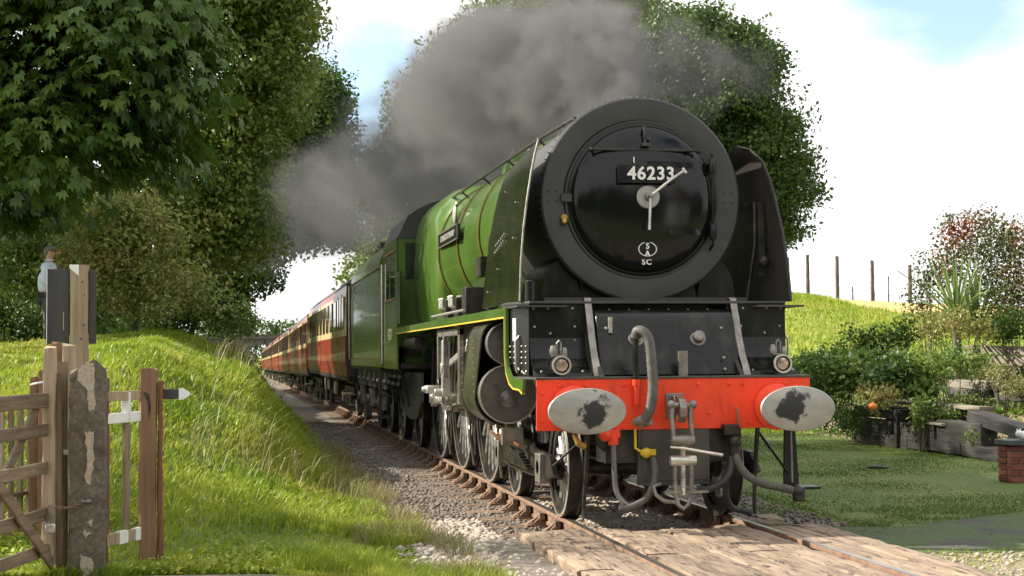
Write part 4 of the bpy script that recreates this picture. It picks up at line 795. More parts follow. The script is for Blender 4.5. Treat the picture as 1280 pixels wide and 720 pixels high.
# slide bars, crosshead, rods, valve gear on both sides
for s in (-1, 1):
    x = s*1.12
    P(MB().bx(x-.04, x+.04, 3.0, 4.5, 1.235, 1.285).bx(x-.04, x+.04, 3.0, 4.5, .915, .965), 'slide_bars', 'steel', bevel=.004)
    xh = P(MB().bx(x-.07, x+.07, 3.55, 3.95, .95, 1.25).tube([(x, 3.0, 1.10), (x, 3.6, 1.10)], .04, 12), 'crosshead', 'dull_steel', bevel=.01)
    off = .33 if s < 0 else -.1
    cyk = lambda y: (y+math.sin(-CR)*.33 if s < 0 else y+.2, 1.02+math.cos(CR)*.33 if s < 0 else .75)
    c1, c2_, c3_ = [cyk(y) for y in DY]
    def rod(a, b, xx, w, h, name, ends=.10):
        mb = MB(); A = Vector((xx, *a)); B = Vector((xx, *b)); d = (B-A).normalized(); nn = Vector((0, -d.z, d.y))
        for sg in (-1, 1):
            pass
        poly = [A+nn*h, B+nn*h*1.0, B-nn*h, A-nn*h]; mb.prism([(p.y, p.z) for p in poly], xx-w/2, xx+w/2, 'x')
        fl = [A+d*.15+nn*h*.55, B-d*.15+nn*h*.55, B-d*.15-nn*h*.55, A+d*.15-nn*h*.55]
        for pz in (A, B): mb.lathe([(ends, -w*.8), (ends, w*.8), (ends*.6, w*.95), (ends*.6, w*1.3), (.0001, w*1.3)], 20, T(*pz) @ Matrix.Rotation(s*PI/2, 4, 'Y'))
        return P(mb, name, 'steel', bevel=.004)
    rod(c1, c2_, s*.93, .05, .055, 'coupling_rod', .12); rod(c2_, c3_, s*.93, .05, .055, 'coupling_rod', .12)
    rod((3.75, 1.10), c2_, s*1.03, .055, .06, 'connecting_rod', .10)
    # valve gear: expansion link, radius rod, combination lever, eccentric rod
    rod((4.05, 1.62), (3.95, .98), s*1.17, .03, .035, 'combination_lever', .05)
    rod((6.0, 1.35), (4.05, 1.58), s*1.17, .03, .035, 'radius_rod', .05)
    rod((c2_[0]+.12, c2_[1]+.05), (6.0, 1.0), s*1.13, .03, .04, 'eccentric_rod', .06)
    lk = MB(); lk.prism([(5.93, .98), (6.07, .98), (6.10, 1.3), (6.06, 1.66), (5.94, 1.66), (5.98, 1.3)], s*1.18-.05, s*1.18+.05, 'x'); lk.lathe([(.07, 0), (.07, .10)], 14, T(s*1.14, 6.03, 1.32) @ Matrix.Rotation(s*PI/2, 4, 'Y')); lk.lathe([(.05, 0), (.05, .18)], 14, T(s*1.14, 6.03, 1.02) @ Matrix.Rotation(s*PI/2, 4, 'Y')); P(lk, 'expansion_link', 'steel', bevel=.006)
    br = MB(); br.bx(s*1.22-.03, s*1.22+.03, 4.35, 6.3, 1.70, 1.78); br.bx(s*1.22-.03, s*1.22+.03, 4.35, 4.42, .92, 1.80); br.bx(s*1.22-.03, s*1.22+.03, 5.70, 5.77, 1.2, 1.8); br.bx(s*1.22-.03, s*1.22+.03, 6.25, 6.32, 1.2, 1.8); br.bx(min(s*.65, s*1.25), max(s*.65, s*1.25), 4.38, 4.46, .95, 1.85); P(br, 'motion_bracket', 'dull_steel', bevel=.006)
    lf = MB(); lf.tube([(s*1.22, 5.2, 1.86), (s*1.22, 5.35, 1.72), (s*1.20, 5.6, 1.66)], .02, 8); lf.tube([(s*.7, 5.2, 1.84), (s*1.24, 5.2, 1.84)], .03, 10); P(lf, 'reversing_shaft', 'dull_steel')
    P(MB().lathe([(.045, 0), (.05, .05), (.05, .22), (.03, .27)], 12, T(s*1.24, 6.6, 1.05) @ Matrix.Rotation(s*PI/2, 4, 'Y') @ T(0, 0, -.1)).bx(s*1.26-.1, s*1.26+.06, 6.45, 6.75, 1.0, 1.1), 'return_crank', 'pale_brass' if 0 else 'steel', bevel=.01)
# brake gear, sand pipes and trailing-end frame plate with two slots
P(MB().prism([(9.9, 1.22), (12.9, 1.22), (12.9, .62), (11.4, .48), (10.5, .52), (9.9, .8)], -1.04, -1.00, 'x'), 'trailing_frame', 'frame')
sl = MB()
for y0 in (10.3, 11.3):
    p = [(y0+.34+.30*math.cos(a), 1.03+.09*math.sin(a)) for a in [2*PI*i/20 for i in range(20)]]; sl.prism(p, -1.045, -1.038, 'x')
P(sl, 'lightening_slots', 'grease')
P(MB().lathe([(.001, 0), (.09, .02), (.10, .1), (.10, 1.3), (.09, 1.38), (.001, 1.4)], 18, T(-1.16, 8.9, 1.66) @ AX_Y), 'air_reservoir', 'grime')
inj = MB()
for i in range(9): yy = 10.9+i*.26; inj.tube([(-1.18, yy, 1.6), (-1.2, yy+.05, 1.2), (-1.1, yy+.12, .7+.1*(i % 3))], .022, 8); inj.sph((-1.2, yy+.05, 1.25-.12*(i % 3)), .06, 8, 6)
inj.bx(-1.2, -.9, 11.0, 12.9, 1.45, 1.62); P(inj, 'injector_pipes', 'grime')
for y in (4.1, 6.2, 8.4):
    P(MB().bx(-.80, -.70, y-.05, y+.05, .25, .95).prism([(y+.04, .35), (y+.14, .42), (y+.16, .7), (y+.04, .78)], -.8, -.7, 'x'), 'brake_hanger', 'grime')
    P(MB().tube([(-.82, y+.05, 1.2), (-.83, y+.2, .5), (-.76, y+.33, .10)], .016, 8), 'sand_pipe', 'dull_steel')
# small splashers over the driving wheels
for s in (-1, 1):
    for y in DY:
        q = [(y+.45*math.cos(PI*i/10), zp+.17*math.sin(PI*i/10)) for i in range(11)]; P(MB().prism(q, min(s*.70, s*.90), max(s*.70, s*.90), 'x'), 'splasher', 'green')
# cab
cb = MB(); X = 1.30
def cabside(s):
    c = P(MB().prism([(10.72, 1.27), (10.72, 3.28), (10.98, 3.28), (10.98, 1.27)], s*X-.012, s*X+.012, 'x').prism([(10.98, 3.10), (10.98, 3.28), (12.95, 3.28), (12.95, 3.10)], s*X-.012, s*X+.012, 'x').prism([(10.98, 1.27), (10.98, 2.36), (12.95, 2.36), (12.95, 1.27)], s*X-.012, s*X+.012, 'x').prism([(11.85, 2.36), (11.85, 3.10), (11.97, 3.10), (11.97, 2.36)], s*X-.012, s*X+.012, 'x').prism([(12.8, 2.36), (12.8, 3.10), (12.95, 3.10), (12.95, 2.36)], s*X-.012, s*X+.012, 'x'), 'cab_side', 'green')
    w = MB()
    for a, b in ((10.98, 11.85), (11.97, 12.8)): w.bx(s*X-.006, s*X+.004, a, b, 2.36, 3.10)
    P(w, 'cab_window', 'glass', c)
    P(MB().bx(s*X-.02, s*X+.02, 10.98, 12.8, 2.345, 2.375).bx(s*X-.02, s*X+.02, 10.98, 12.8, 3.09, 3.12), 'window_frame', 'brown_wood', c)
    l = MB()
    for a, b, c_, d in ((10.8, 12.88, 1.36, 1.375), (10.8, 12.88, 2.25, 2.265), (10.8, 10.82, 1.36, 2.265), (12.86, 12.88, 1.36, 2.265)): l.bx(s*X-.015, s*X+.015, a, b, c_, d)
    P(l, 'lining', 'orange', c)
    text('cab_number', '46233', .26, mat('cream_lettering', (.7, .6, .35), rough=.4) if s < 0 else 'white', c, (TXL(-X-.016, 11.85, 1.8) if s < 0 else T(X+.016, 11.85, 1.8) @ Matrix.Rotation(PI/2, 4, 'Z') @ Matrix.Rotation(PI/2, 4, 'X')), .003, .004)
    P(MB().tube([(s*(X+.03), 13.02, 1.35), (s*(X+.03), 13.02, 3.0)], .018, 8), 'cab_handrail', 'steel', c)
for s in (-1, 1): cabside(s)
def roofsec(hw, ze, zt, n=16):
    return [(hw*math.sin(R(-90)+PI*i/n)*1.0, ze+(zt-ze)*math.cos(R(-90)+PI*i/n)**.8) for i in range(n+1)]
rs = [(hw_, z_) for hw_, z_ in [(-1.30+2.6*i/16, 3.27+.66*math.sqrt(max(0, 1-((i-8)/8)**2))**.9) for i in range(17)]]
P(MB().prism(rs, 10.70, 13.25, 'y'), 'cab_roof', 'matt_black', smooth=40)
P(MB().prism([(-1.30, 1.9), (1.30, 1.9)]+list(reversed(rs)), 10.72, 10.76, 'y'), 'cab_front', 'green')
P(MB().bx(-1.18, -.78, 10.69, 10.715, 2.65, 3.2), 'spectacle_window', 'glass')
P(MB().bx(-1.315, -1.295, 10.2, 10.7, 1.95, 2.75), 'side_wing_plate', 'dark_green')
P(MB().bx(-1.25, 1.25, 10.76, 13.1, 1.28, 1.36), 'cab_floor', 'grime')

# ---------------------------------------------------------------- tender
tender = thing('tender', (0, 13.4, 0), 'green six wheeled tender coupled behind the locomotive cab', 'tender')
tb = MB(); y0, y1 = 13.45, 20.95
ts = [(-1.30, 1.28), (-1.30, 2.95), (-1.28, 3.12), (-1.18, 3.34), (-1.02, 3.50), (1.02, 3.50), (1.18, 3.34), (1.28, 3.12), (1.30, 2.95), (1.30, 1.28)]
body = P(tb.prism(ts, y0+.5, y1, 'y'), 'tender_tank', 'green', tender, smooth=40)
P(MB().prism([(y0, 1.28), (y0, 2.2), (y0+.25, 2.9), (y0+.5, 2.9), (y0+.5, 1.28)], -1.30, -1.27, 'x').prism([(y0, 1.28), (y0, 2.2), (y0+.25, 2.9), (y0+.5, 2.9), (y0+.5, 1.28)], 1.27, 1.30, 'x'), 'tender_side_sheet', 'green', tender)
l = MB()
for z in (1.42, 3.0): l.bx(-1.312, -1.30, y0+.15, y1-.12, z-.008, z+.008)
for y in (y0+.15, y1-.12): l.bx(-1.312, -1.30, y-.008, y+.008, 1.42, 3.0)
P(l, 'lining', 'orange', body)
cr = MB()
for i in range(260):
    cr.sph((rng.uniform(-.9, .9), rng.uniform(y0+.9, y1-1.6), 3.5+rng.uniform(-.05, .22)), tuple(rng.uniform(.06, .13, 3)), 5, 3)
tag(P(cr, 'coal_load', 'coal', tender, smooth=0), kind='stuff')
P(MB().prism([(y0+.3, 1.25), (y1, 1.25), (y1, .92), (y0+.3, .92)], -1.14, -1.10, 'x').prism([(y0+.3, 1.25), (y1, 1.25), (y1, .92), (y0+.3, .92)], 1.10, 1.14, 'x').bx(-1.28, 1.28, y0+.2, y1+.05, 1.22, 1.275), 'tender_frame', 'grime', tender)
wtn = wheel(.65, 12)
def wl(root, proto, y, r, first=False, l=0):
    a = place_wheel(proto, root, (-.735, y-l, r), .3*y, first=first); b = place_wheel(proto, root, (.735, y-l, r), .4, True); return a
for i, y in enumerate((14.9, 17.2, 19.5)):
    wl(tender, wtn, y, .65, i == 0, 13.4)
    q = MB(); q.bx(-1.20, -1.10, y-.18, y+.18, .50, .85); q.lathe([(.09, 0), (.09, .05)], 12, T(-1.20, y, .66) @ Matrix.Rotation(-PI/2, 4, 'Y')); P(q, 'axle_box', 'dull_steel', tender, bevel=.01)
    q = MB()
    for k in range(6): q.bx(-1.19, -1.11, y-.62+k*.09, y+.62-k*.09, .90+k*.022, .918+k*.022)
    for e in (-.6, .6): q.tube([(-1.15, y+e, 1.2), (-1.15, y+e, .88)], .03, 8); q.sph((-1.16, y+e, 1.02), .06, 8, 6)
    P(q, 'leaf_spring', 'dull_steel', tender)
P(MB().bx(-1.0, 1.0, y1, y1+.08, .9, 1.28).lathe([(.11, 0), (.11, .4), (.2, .42), (.2, .46)], 16, T(-.87, y1+.05, 1.03) @ AX_Y).lathe([(.11, 0), (.11, .4), (.2, .42), (.2, .46)], 16, T(.87, y1+.05, 1.03) @ AX_Y), 'rear_buffers', 'grime', tender)
P(MB().tube([(-1.33, y1-.06, 1.4), (-1.34, y1-.06, 1.5), (-1.34, y1-.06, 3.0)], .016, 8), 'tender_handrail', 'steel', tender)
fs_ = MB(); fs_.bx(-1.34, -1.12, 13.5, 13.95, .42, .45).bx(-1.34, -1.12, 13.5, 13.95, .78, .81).bx(-1.32, -1.29, 13.55, 13.9, .42, 1.28); P(fs_, 'footstep', 'grime', tender)

# ---------------------------------------------------------------- coaches
def coach(y0, idx, proto=None):
    Lc = 20.0; zo = float(drop(y0+Lc/2)); labels = ['leading crimson and cream coach next to the tender', 'second crimson and cream coach back from the tender', 'third crimson and cream coach in the train', 'fourth crimson and cream coach in the train', 'fifth coach, far down the train', 'sixth coach, farther still down the train', 'last coach in view at the far end of the train']
    if proto:
        c = copy_tree(proto); c.location = (0, y0, zo); c.rotation_euler.x = float(drop(y0+Lc)-drop(y0))/Lc; c['label'] = labels[idx]; return c
    c = thing('railway_coach', (0, y0, zo), labels[idx], 'railway coach', 'coaches behind the tender')
    hw = 1.37
    lo = [(-hw+.07, 1.02), (-hw, 1.35), (-hw, 1.93), (hw, 1.93), (hw, 1.35), (hw-.07, 1.02)]
    mid = [(-hw, 1.93), (-hw+.005, 2.3), (-hw+.05, 2.92), (hw-.05, 2.92), (hw-.005, 2.3), (hw, 1.93)]
    top = [(-hw+.05, 2.92), (-hw+.09, 3.10), (hw-.09, 3.10), (hw-.05, 2.92)]
    a, b = y0, y0+Lc
    P(MB().prism(lo, a, b, 'y'), 'lower_side', 'coach_red', c, smooth=0); P(MB().prism(mid, a, b, 'y'), 'upper_side', 'coach_cream', c, smooth=0); P(MB().prism(top, a, b, 'y'), 'cantrail', 'coach_red', c, smooth=0)
    n = 16; rsec = [(-1.29+2.58*i/n, 3.10+.58*(1-abs((i-n/2)/(n/2))**2.3)) for i in range(n+1)]
    rf = P(MB().prism(rsec, a-.03, b+.03, 'y'), 'roof', 'roof', c, smooth=40)
    v = MB()
    for i in range(9): v.lathe([(.12, 0), (.14, .05), (.10, .13), (.001, .15)], 10, T(-.45+.9*(i % 2), a+1.5+i*2.1, 3.60))
    P(v, 'roof_ventilators', 'roof', rf)
    P(MB().bx(-1.34, 1.34, a-.04, a-.0, 1.02, 3.10), 'coach_end', 'matt_black', c)
    P(MB().bx(-.55, .55, a-.34, a-.04, 1.1, 3.2), 'gangway', 'black_rubber', c)
    # windows: narrow pairs near the end then wide ones
    w0 = [(a+.45, .30), (a+1.05, .22), (a+1.55, .30), (a+2.2, .45)]+[(a+3.2+i*1.75, .95) for i in range(9)]+[(b-.9, .3)]
    for i, (yy, ww) in enumerate(w0):
        tall = ww > 1
        zz = (2.10, 2.80)
        fr = P(MB().prism([(yy-.012, zz[0]-.012), (yy+ww+.012, zz[0]-.012), (yy+ww+.012, zz[1]+.012), (yy-.012, zz[1]+.012)], -1.379, -1.33, 'x'), 'window', 'brown_wood', c)
        P(MB().prism([(yy, zz[0]), (yy+ww, zz[0]), (yy+ww, zz[1]), (yy, zz[1])], -1.387, -1.34, 'x'), 'pane', 'glass', fr)
    for yy in (a+.40, a+1.9, a+10, b-1.3):
        P(MB().tube([(-1.41, yy+.75, 1.75), (-1.41, yy+.75, 1.9)], .015, 6).bx(-1.379, -1.36, yy+.70, yy+.712, 1.06, 2.9), 'door_handle', 'brass', c)
    P(MB().bx(-.9, -.8, a+.2, b-.2, .78, 1.02).bx(-1.30, -1.22, a, b, .92, 1.03).bx(.8, .9, a+.2, b-.2, .78, 1.02).bx(-1.1, -.6, a+7, a+9, .45, .85).bx(-1.1, -.6, a+11, a+12.5, .5, .85).bx(-1.2, 1.2, a-.05, a+.1, .85, 1.03), 'underframe', 'grime', c)
    P(MB().lathe([(.09, 0), (.09, .38), (.22, .40), (.22, .44)], 16, T(-.87, a, 1.03) @ Matrix.Rotation(PI/2, 4, 'X')).lathe([(.09, 0), (.09, .38), (.22, .40), (.22, .44)], 16, T(.87, a, 1.03) @ Matrix.Rotation(PI/2, 4, 'X')), 'coach_buffers', 'grime', c)
    P(MB().bx(-1.36, -1.1, a+.4, a+1.6, .60, .63), 'footboard', 'pale_wood', c)
    for yb in (a+2.9, b-2.9):
        bg = P(MB().prism([(yb-1.7, .62), (yb-1.5, .75), (yb+1.5, .75), (yb+1.7, .62), (yb+1.6, .48), (yb+.6, .42), (yb-.6, .42), (yb-1.6, .48)], -1.08, -1.02, 'x').prism([(yb-1.7, .62), (yb-1.5, .75), (yb+1.5, .75), (yb+1.7, .62), (yb+1.6, .48), (yb+.6, .42), (yb-.6, .42), (yb-1.6, .48)], 1.02, 1.08, 'x'), 'bogie', 'grime', c)
        q = MB()
        for e in (-1.3, 1.3): q.bx(-1.16, -1.06, yb+e-.14, yb+e+.14, .36, .62)
        for k in range(5): q.bx(-1.16, -1.08, yb-.5+k*.07, yb+.5-k*.07, .36+k*.03, .385+k*.03)
        P(q, 'axle_box', 'dull_steel', bg)
        for e in (-1.3, 1.3):
            for s in (-1, 1):
                P(MB().lathe([(.08, -.1), (.12, -.06), (.38, -.03), (.38, -.06), (.457, -.06), (.457, .05), (.485, .07)], 28, T(s*.735, yb+e, .457) @ Matrix.Rotation(-s*PI/2, 4, 'Y') @ Matrix.Diagonal((1, 1, -1, 1))), 'bogie_wheel', 'dull_steel', bg)
    return c
c0_ = coach(21.75, 0)
for i in range(1, 7): coach(21.75+i*20.75, i, c0_)
# ---------------------------------------------------------------- far bridge over the line
br = thing('stone_bridge', (0, 236, 0), 'dark stone overbridge crossing the line at the far end of the train', 'bridge')
zb = float(drop(236))
MB().bx(-40, -2.4, 234, 239, zb-2, 4.3).bx(2.6, 40, 234, 239, zb-2, 4.3).build('abutment', 'stone', br)
arc = [(-4.6, zb-1)]+[(-4.6*math.cos(PI*i/14), 2.2+1.5*math.sin(PI*i/14)) for i in range(15)]+[(4.6, zb-1)]
mbb = MB()
for i in range(14):
    a = (-2.5*math.cos(PI*i/14), 2.2+1.2*math.sin(PI*i/14)); b = (-2.5*math.cos(PI*(i+1)/14), 2.2+1.2*math.sin(PI*(i+1)/14)); mbb.prism([a, b, (b[0], 4.3), (a[0], 4.3)], 234.1, 238.9, 'y')
mbb.build('arch', 'stone', br); MB().bx(-42, 42, 233.8, 234.2, 4.3, 4.85).bx(-42, 42, 238.8, 239.2, 4.3, 4.85).build('parapet', 'stone', br); MB().bx(-42, 42, 233.7, 234.3, 4.85, 4.95).build('coping', 'stone', br)

# ---------------------------------------------------------------- foliage
def tree(name, label, base, lobes, nclump, nleaf, size, m, cr=.9, trunk=.35, group=None, bark='bark', palm=False, cat='tree', fill=.25, droop=.25, asp=.6, limbs=True, seed=1):
    global rng
    old = rng; rng = np.random.default_rng(seed); b = Vector(base)
    t = thing(name, base, label, cat, group)
    lb = np.array(lobes, float); vol = (lb[:, 3]*lb[:, 4]*lb[:, 5])**.67; idx = rng.choice(len(lb), nclump, p=vol/vol.sum())
    d = rng.normal(0, 1, (nclump, 3)); d /= np.linalg.norm(d, axis=1)[:, None]; d[:, 2] = np.where(d[:, 2] < -.5, -d[:, 2]*.6, d[:, 2])
    rad = np.where(rng.random(nclump) < fill, rng.random(nclump)**.5*.75, .80+.26*rng.random(nclump)+np.where(rng.random(nclump) < .14, .28*rng.random(nclump), 0)); c = lb[idx, :3]+d*lb[idx, 3:6]*rad[:, None]
    keep = np.ones(nclump, bool)
    for l in lb:
        q = (((c-l[:3])/l[3:6])**2).sum(1); keep &= (q > .3) | (rng.random(nclump) < .35)
    c = c[keep]; d = d[keep]; n = len(c)
    sz = (.55+.9*rng.random(n))*cr; k = rng.poisson(nleaf*(sz/cr)**1.6)+2; ci = np.repeat(np.arange(n), k)
    off = np.clip(rng.normal(0, 1, (len(ci), 3)), -1.5, 1.5)*sz[ci][:, None]*np.array([.5, .5, .32]); pts = c[ci]+off; nr = d[ci]+np.array([0, 0, .7])
    if palm:   # palmate leaf: six leaflets fanned from one point, drooping
        P0 = pts; V = []; Fs = []; nf = 6; tot = 0
        ax = rng.normal(0, 1, (len(P0), 3)); up = nr+rng.normal(0, .35, nr.shape); up /= np.linalg.norm(up, axis=1)[:, None]; ax = np.cross(up, ax); ax /= np.linalg.norm(ax, axis=1)[:, None]; ay = np.cross(up, ax)
        s = size*(.6+.7*rng.random(len(P0)))[:, None]
        for j in range(nf):
            a = (j-2.5)*.78; dr = ax*math.cos(a)+ay*math.sin(a); sd = -ax*math.sin(a)+ay*math.cos(a); l = s*(1-.09*abs(j-2.5)); dz = np.array([0, 0, -1.])
            A = P0; Mm = P0+dr*l*.6+dz*l*.12; B = P0+dr*l*.95+dz*l*.42; V.append(np.stack([A, Mm+sd*l*.23, B, Mm-sd*l*.23], 1))
        V = np.concatenate(V).reshape(-1, 3); o4 = 4*np.arange(len(V)//4)[:, None]; Fc = np.concatenate([o4+[[0, 1, 2]], o4+[[0, 2, 3]]])
    else:
        V, Fc = leafquads(pts, size, nrm=nr, droop=droop, asp=asp)
    crown = npmesh('crown', V, Fc, m, t)
    if limbs:
        mb = MB(); ctr = Vector(lb[:, :3].mean(0)); top = max(lobes, key=lambda l: l[2]); h = ctr.z-b.z
        tp = [b+Vector((0, 0, -.3)), b+Vector((.1, 0, h*.4)), b.lerp(ctr, .75)+Vector((.2, .1, 0)), Vector((ctr.x, ctr.y, ctr.z+h*.3))]; mb.tube(tp, [trunk*1.25, trunk, trunk*.75, trunk*.3], 12)
        mb.build('trunk', bark, t)
        mb = MB()
        for l in lobes:
            e = Vector(l[:3]); s0 = b.lerp(ctr, .45+.4*random.random()); md = s0.lerp(e, .55)+Vector((0, 0, .4)); mb.tube([s0, md, e], [trunk*.45, trunk*.3, trunk*.1], 8)
            for _ in range(5):
                q = c[rng.integers(n)]; 
                if (Vector(q)-e).length < max(l[3:])*1.3: mb.tube([e, e.lerp(Vector(q), .5)+Vector((0, 0, .3)), Vector(q)], [trunk*.14, trunk*.08, .012], 6)
        mb.build('limbs', bark, t)
    rng = old; return t
gz = lambda x, y: float(gh(x, y))
def at(px, py, depth):   # a point of the place seen in that direction at that distance (layout aid)
    d = F+R2*((px-640)/1935.1)+U2*((360-py)/1935.1); return CAM+d*depth
def lobe(px, py, depth, rpx, rpy, rd):
    p = at(px, py, depth); k = depth/1935.1; return (p.x, p.y, p.z, rpx*k, rd, rpy*k)
# horse chestnut on the left
D = 27
lob = [(-11.5, 19, 8.6, 2.6, 2.6, 1.8), (-12.5, 24, 8.5, 2.6, 3, 2.4), (-10.5, 16, 9.5, 2.4, 2.4, 1.6), lobe(40, 40, D, 130, 110, 2.0), lobe(150, 90, D, 95, 110, 1.8), lobe(60, 190, D, 120, 90, 1.7), lobe(165, 190, D, 60, 60, 1.4), lobe(-60, 150, D, 110, 140, 2.0), lobe(110, 0, D, 120, 60, 1.8), lobe(-30, 262, 31, 70, 35, 1.2), lobe(25, 255, 31, 60, 26, 1.2), lobe(190, 10, D, 50, 50, 1.4)]
bx, by = -11.8, 15.5
tree('chestnut_tree', 'large horse chestnut with broad drooping leaves overhanging the gate at the left', (bx, by, gz(bx, by)), lob, 780, 36, .18, 'leaf_chestnut', cr=.85, trunk=.3, palm=True, fill=.35, seed=3)
lob = [(-10.2, 2.6, 5.0, 1.7, 1.5, 1.0), (-12.3, 3.6, 5.6, 1.8, 1.6, 1.3), (-11.5, 1.3, 5.4, 1.3, 1.2, 1.0)]
tree('ash_tree', 'small ash left of the gate whose shade falls across the foreground grass', (-12.5, 2.2, gz(-12.5, 2.2)), lob, 150, 40, .13, 'leaf_mid', cr=.6, trunk=.15, fill=.35, seed=33)
# tall trees behind it on the left bank
D = 38
lob = [lobe(290, 60, D, 95, 90, 2.5), lobe(345, 20, D, 50, 60, 2), lobe(240, 10, D, 90, 80, 2.5), lobe(250, 190, D, 90, 80, 2.5), lobe(330, 130, D, 55, 65, 2.), lobe(235, 300, D, 80, 80, 2.4), lobe(300, 280, D, 45, 60, 1.8), lobe(270, -60, D, 110, 60, 2.5)]
bx, by = -10.2, 24
tree('maple_tree', 'tall bright green maple rising behind the chestnut on the left bank', (bx, by, gz(bx, by)), lob, 1700, 58, .14, 'leaf_mid', cr=.58, trunk=.3, fill=.3, seed=4)
D = 50
lob = [lobe(385, 150, D, 45, 70, 2.5), lobe(400, 220, D, 38, 60, 2.2), lobe(370, 240, D, 50, 50, 2.2), lobe(345, 290, D, 50, 35, 2.), lobe(395, 290, D, 40, 28, 1.6), lobe(290, 340, D, 55, 50, 2.2), lobe(250, 370, D, 50, 40, 2.2), lobe(330, 180, D, 60, 80, 2.5)]
bx, by = -9.6, 36
tree('oak_tree', 'dark oak leaning over the coaches from the left bank', (bx, by, gz(bx, by)), lob, 1400, 58, .155, 'leaf_dark', cr=.6, trunk=.3, fill=.3, seed=5)
# trees behind the smoke
D = 62
lob = [lobe(615, 125, D, 85, 100, 4), lobe(545, 180, D, 55, 90, 3.2), lobe(492, 255, D, 48, 70, 3.), lobe(665, 40, D, 75, 75, 4), lobe(560, 260, D, 90, 90, 4), lobe(700, 150, D, 110, 120, 4.2), lobe(740, 30, D, 90, 60, 3.8), lobe(500, 340, D, 60, 60, 3.), lobe(620, 320, D, 90, 70, 3.5)]
bx, by = 5.0, 48
tree('sycamore_tree', 'huge sycamore behind the smoke to the right of the coaches', (bx, by, gz(bx, by)), lob, 2200, 60, .20, 'leaf_mid', cr=.8, trunk=.5, fill=.3, seed=6)
D = 56
lob = [lobe(890, 110, D, 75, 75, 3.2), lobe(935, 190, D, 60, 70, 2.8), lobe(850, 70, D, 60, 55, 3), lobe(960, 240, D, 55, 50, 2.4), lobe(900, 270, D, 70, 70, 2.8), lobe(960, 290, D, 34, 25, 1.6), lobe(920, 90, D, 40, 60, 2.2), lobe(830, 190, D, 80, 90, 3)]
bx, by = 10.8, 42
tree('oak_tree', 'dark oak standing behind the smokebox, with open sky to its right', (bx, by, gz(bx, by)), lob, 1800, 60, .17, 'leaf_dark', cr=.65, trunk=.45, fill=.3, seed=7)
# shade trees along the left bank beside the coaches
for i, (x_, y_, l_) in enumerate(((-14, 46, 'first tall ash shading the coaches on the left bank'), (-13.5, 60, 'second tall ash on the left bank, far along the train'), (-14, 76, 'third tall ash on the left bank, farthest along the train'))):
    tree('ash_tree', l_, (x_, y_, gz(x_, y_)), [(x_, y_, 8, 4, 4.6, 3.2), (x_+1, y_+4, 6, 3.4, 4, 3), (x_+.5, y_-3.5, 6.5, 3.2, 3.6, 3)], 300, 40, .28, 'leaf_mid', cr=1.2, trunk=.3, fill=.35, seed=80+i, group='ash trees along the left bank')
# bushes on the left bank
def bush(name, label, px, py, D, rx, ry, m, n, size, seed, extra=(), group=None, **k):
    lob = [lobe(px, py, D, rx, ry, rx*D/1935*.8)]+[lobe(*e) for e in extra]; p = at(px, py, D); z = gz(p.x, p.y)
    return tree(name, label, (p.x, p.y, z), lob, n, 60, size, m, cr=rx*D/1935*.33+.12, trunk=.07, cat='bush', group=group, fill=.4, seed=seed, **k)
bush('hawthorn_bush', 'tall yellowing hawthorn bush with reddish sprays behind the man', 165, 320, 33, 70, 62, 'leaf_autumn', 260, .10, 11, [(120, 350, 33, 60, 55, 1.2), (205, 370, 33, 55, 45, 1.), (150, 270, 33, 45, 35, .8)])
bush('hazel_bush', 'pale green bush at the left edge behind the man', 25, 350, 34, 50, 55, 'leaf_garden', 170, .10, 12, [(0, 330, 34, 60, 60, 1.2), (60, 330, 34, 40, 50, .9)])
bush('holly_bush', 'dark dense bush at the foot of the pale green one', 15, 412, 31, 70, 30, 'leaf_dark', 150, .08, 13, [(60, 415, 31, 40, 24, .8), (-30, 400, 31, 50, 40, .8)])
bush('bramble_bush', 'dark bramble thicket between the hawthorn and the oak', 235, 392, 38, 55, 34, 'leaf_dark', 170, .10, 14, [(190, 395, 37, 50, 28, .9), (275, 400, 42, 30, 30, .8)])
bush('elder_bush', 'small dark bush on the far edge of the bank under the oak', 275, 372, 60, 30, 40, 'leaf_dark', 130, .14, 15)
bush('sloe_bush', 'small dark bush at the foot of the far bridge', 292, 405, 120, 26, 24, 'leaf_dark', 90, .25, 16)
# woods further back closing the view behind the train
x0 = -14
wl_ = []
for i in range(16):
    wl_.append((rng.uniform(-26, -13), rng.uniform(30, 90), 5+rng.uniform(-2, 3), 4, 5, 4.5))
for i in range(5): wl_.append((-9+i*4.5, 262, 3.5, 4, 5, 4.5))
for i in range(22): wl_.append((-13.5+rng.uniform(-1, 1), 34+i*9.5, 3.2+rng.uniform(-.5, .8), 2.2, 6, 2.4))
c_ = []
for l in wl_:
    d = rng.normal(0, 1, (1900, 3)); d /= np.linalg.norm(d, axis=1)[:, None]; c_.append(np.array(l[:3])+d*np.array(l[3:])*(.75+.3*rng.random((1900, 1))))
o = leafobj('woodland', np.concatenate(c_), .5, 'leaf_dark', asp=.7); tag(o, 'dark woodland on the bank far behind the bushes', kind='stuff')
# pole by the bushes, far left
p = at(22, 322, 36); pole = thing('timber_pole', (p.x, p.y, gz(p.x, p.y)), 'pale round pole standing in front of the bushes at the far left', 'pole')
MB().tube([(p.x, p.y, gz(p.x, p.y)-.2), (p.x+.01, p.y, p.z+.1), (p.x+.02, p.y, p.z+.9)], [.13, .12, .11], 14).build('shaft', 'pale_bark', pole)
MB().lathe([(.118, 0), (.118, .05)], 14, T(p.x+.01, p.y, p.z-.05)).build('band', 'dull_steel', pole)

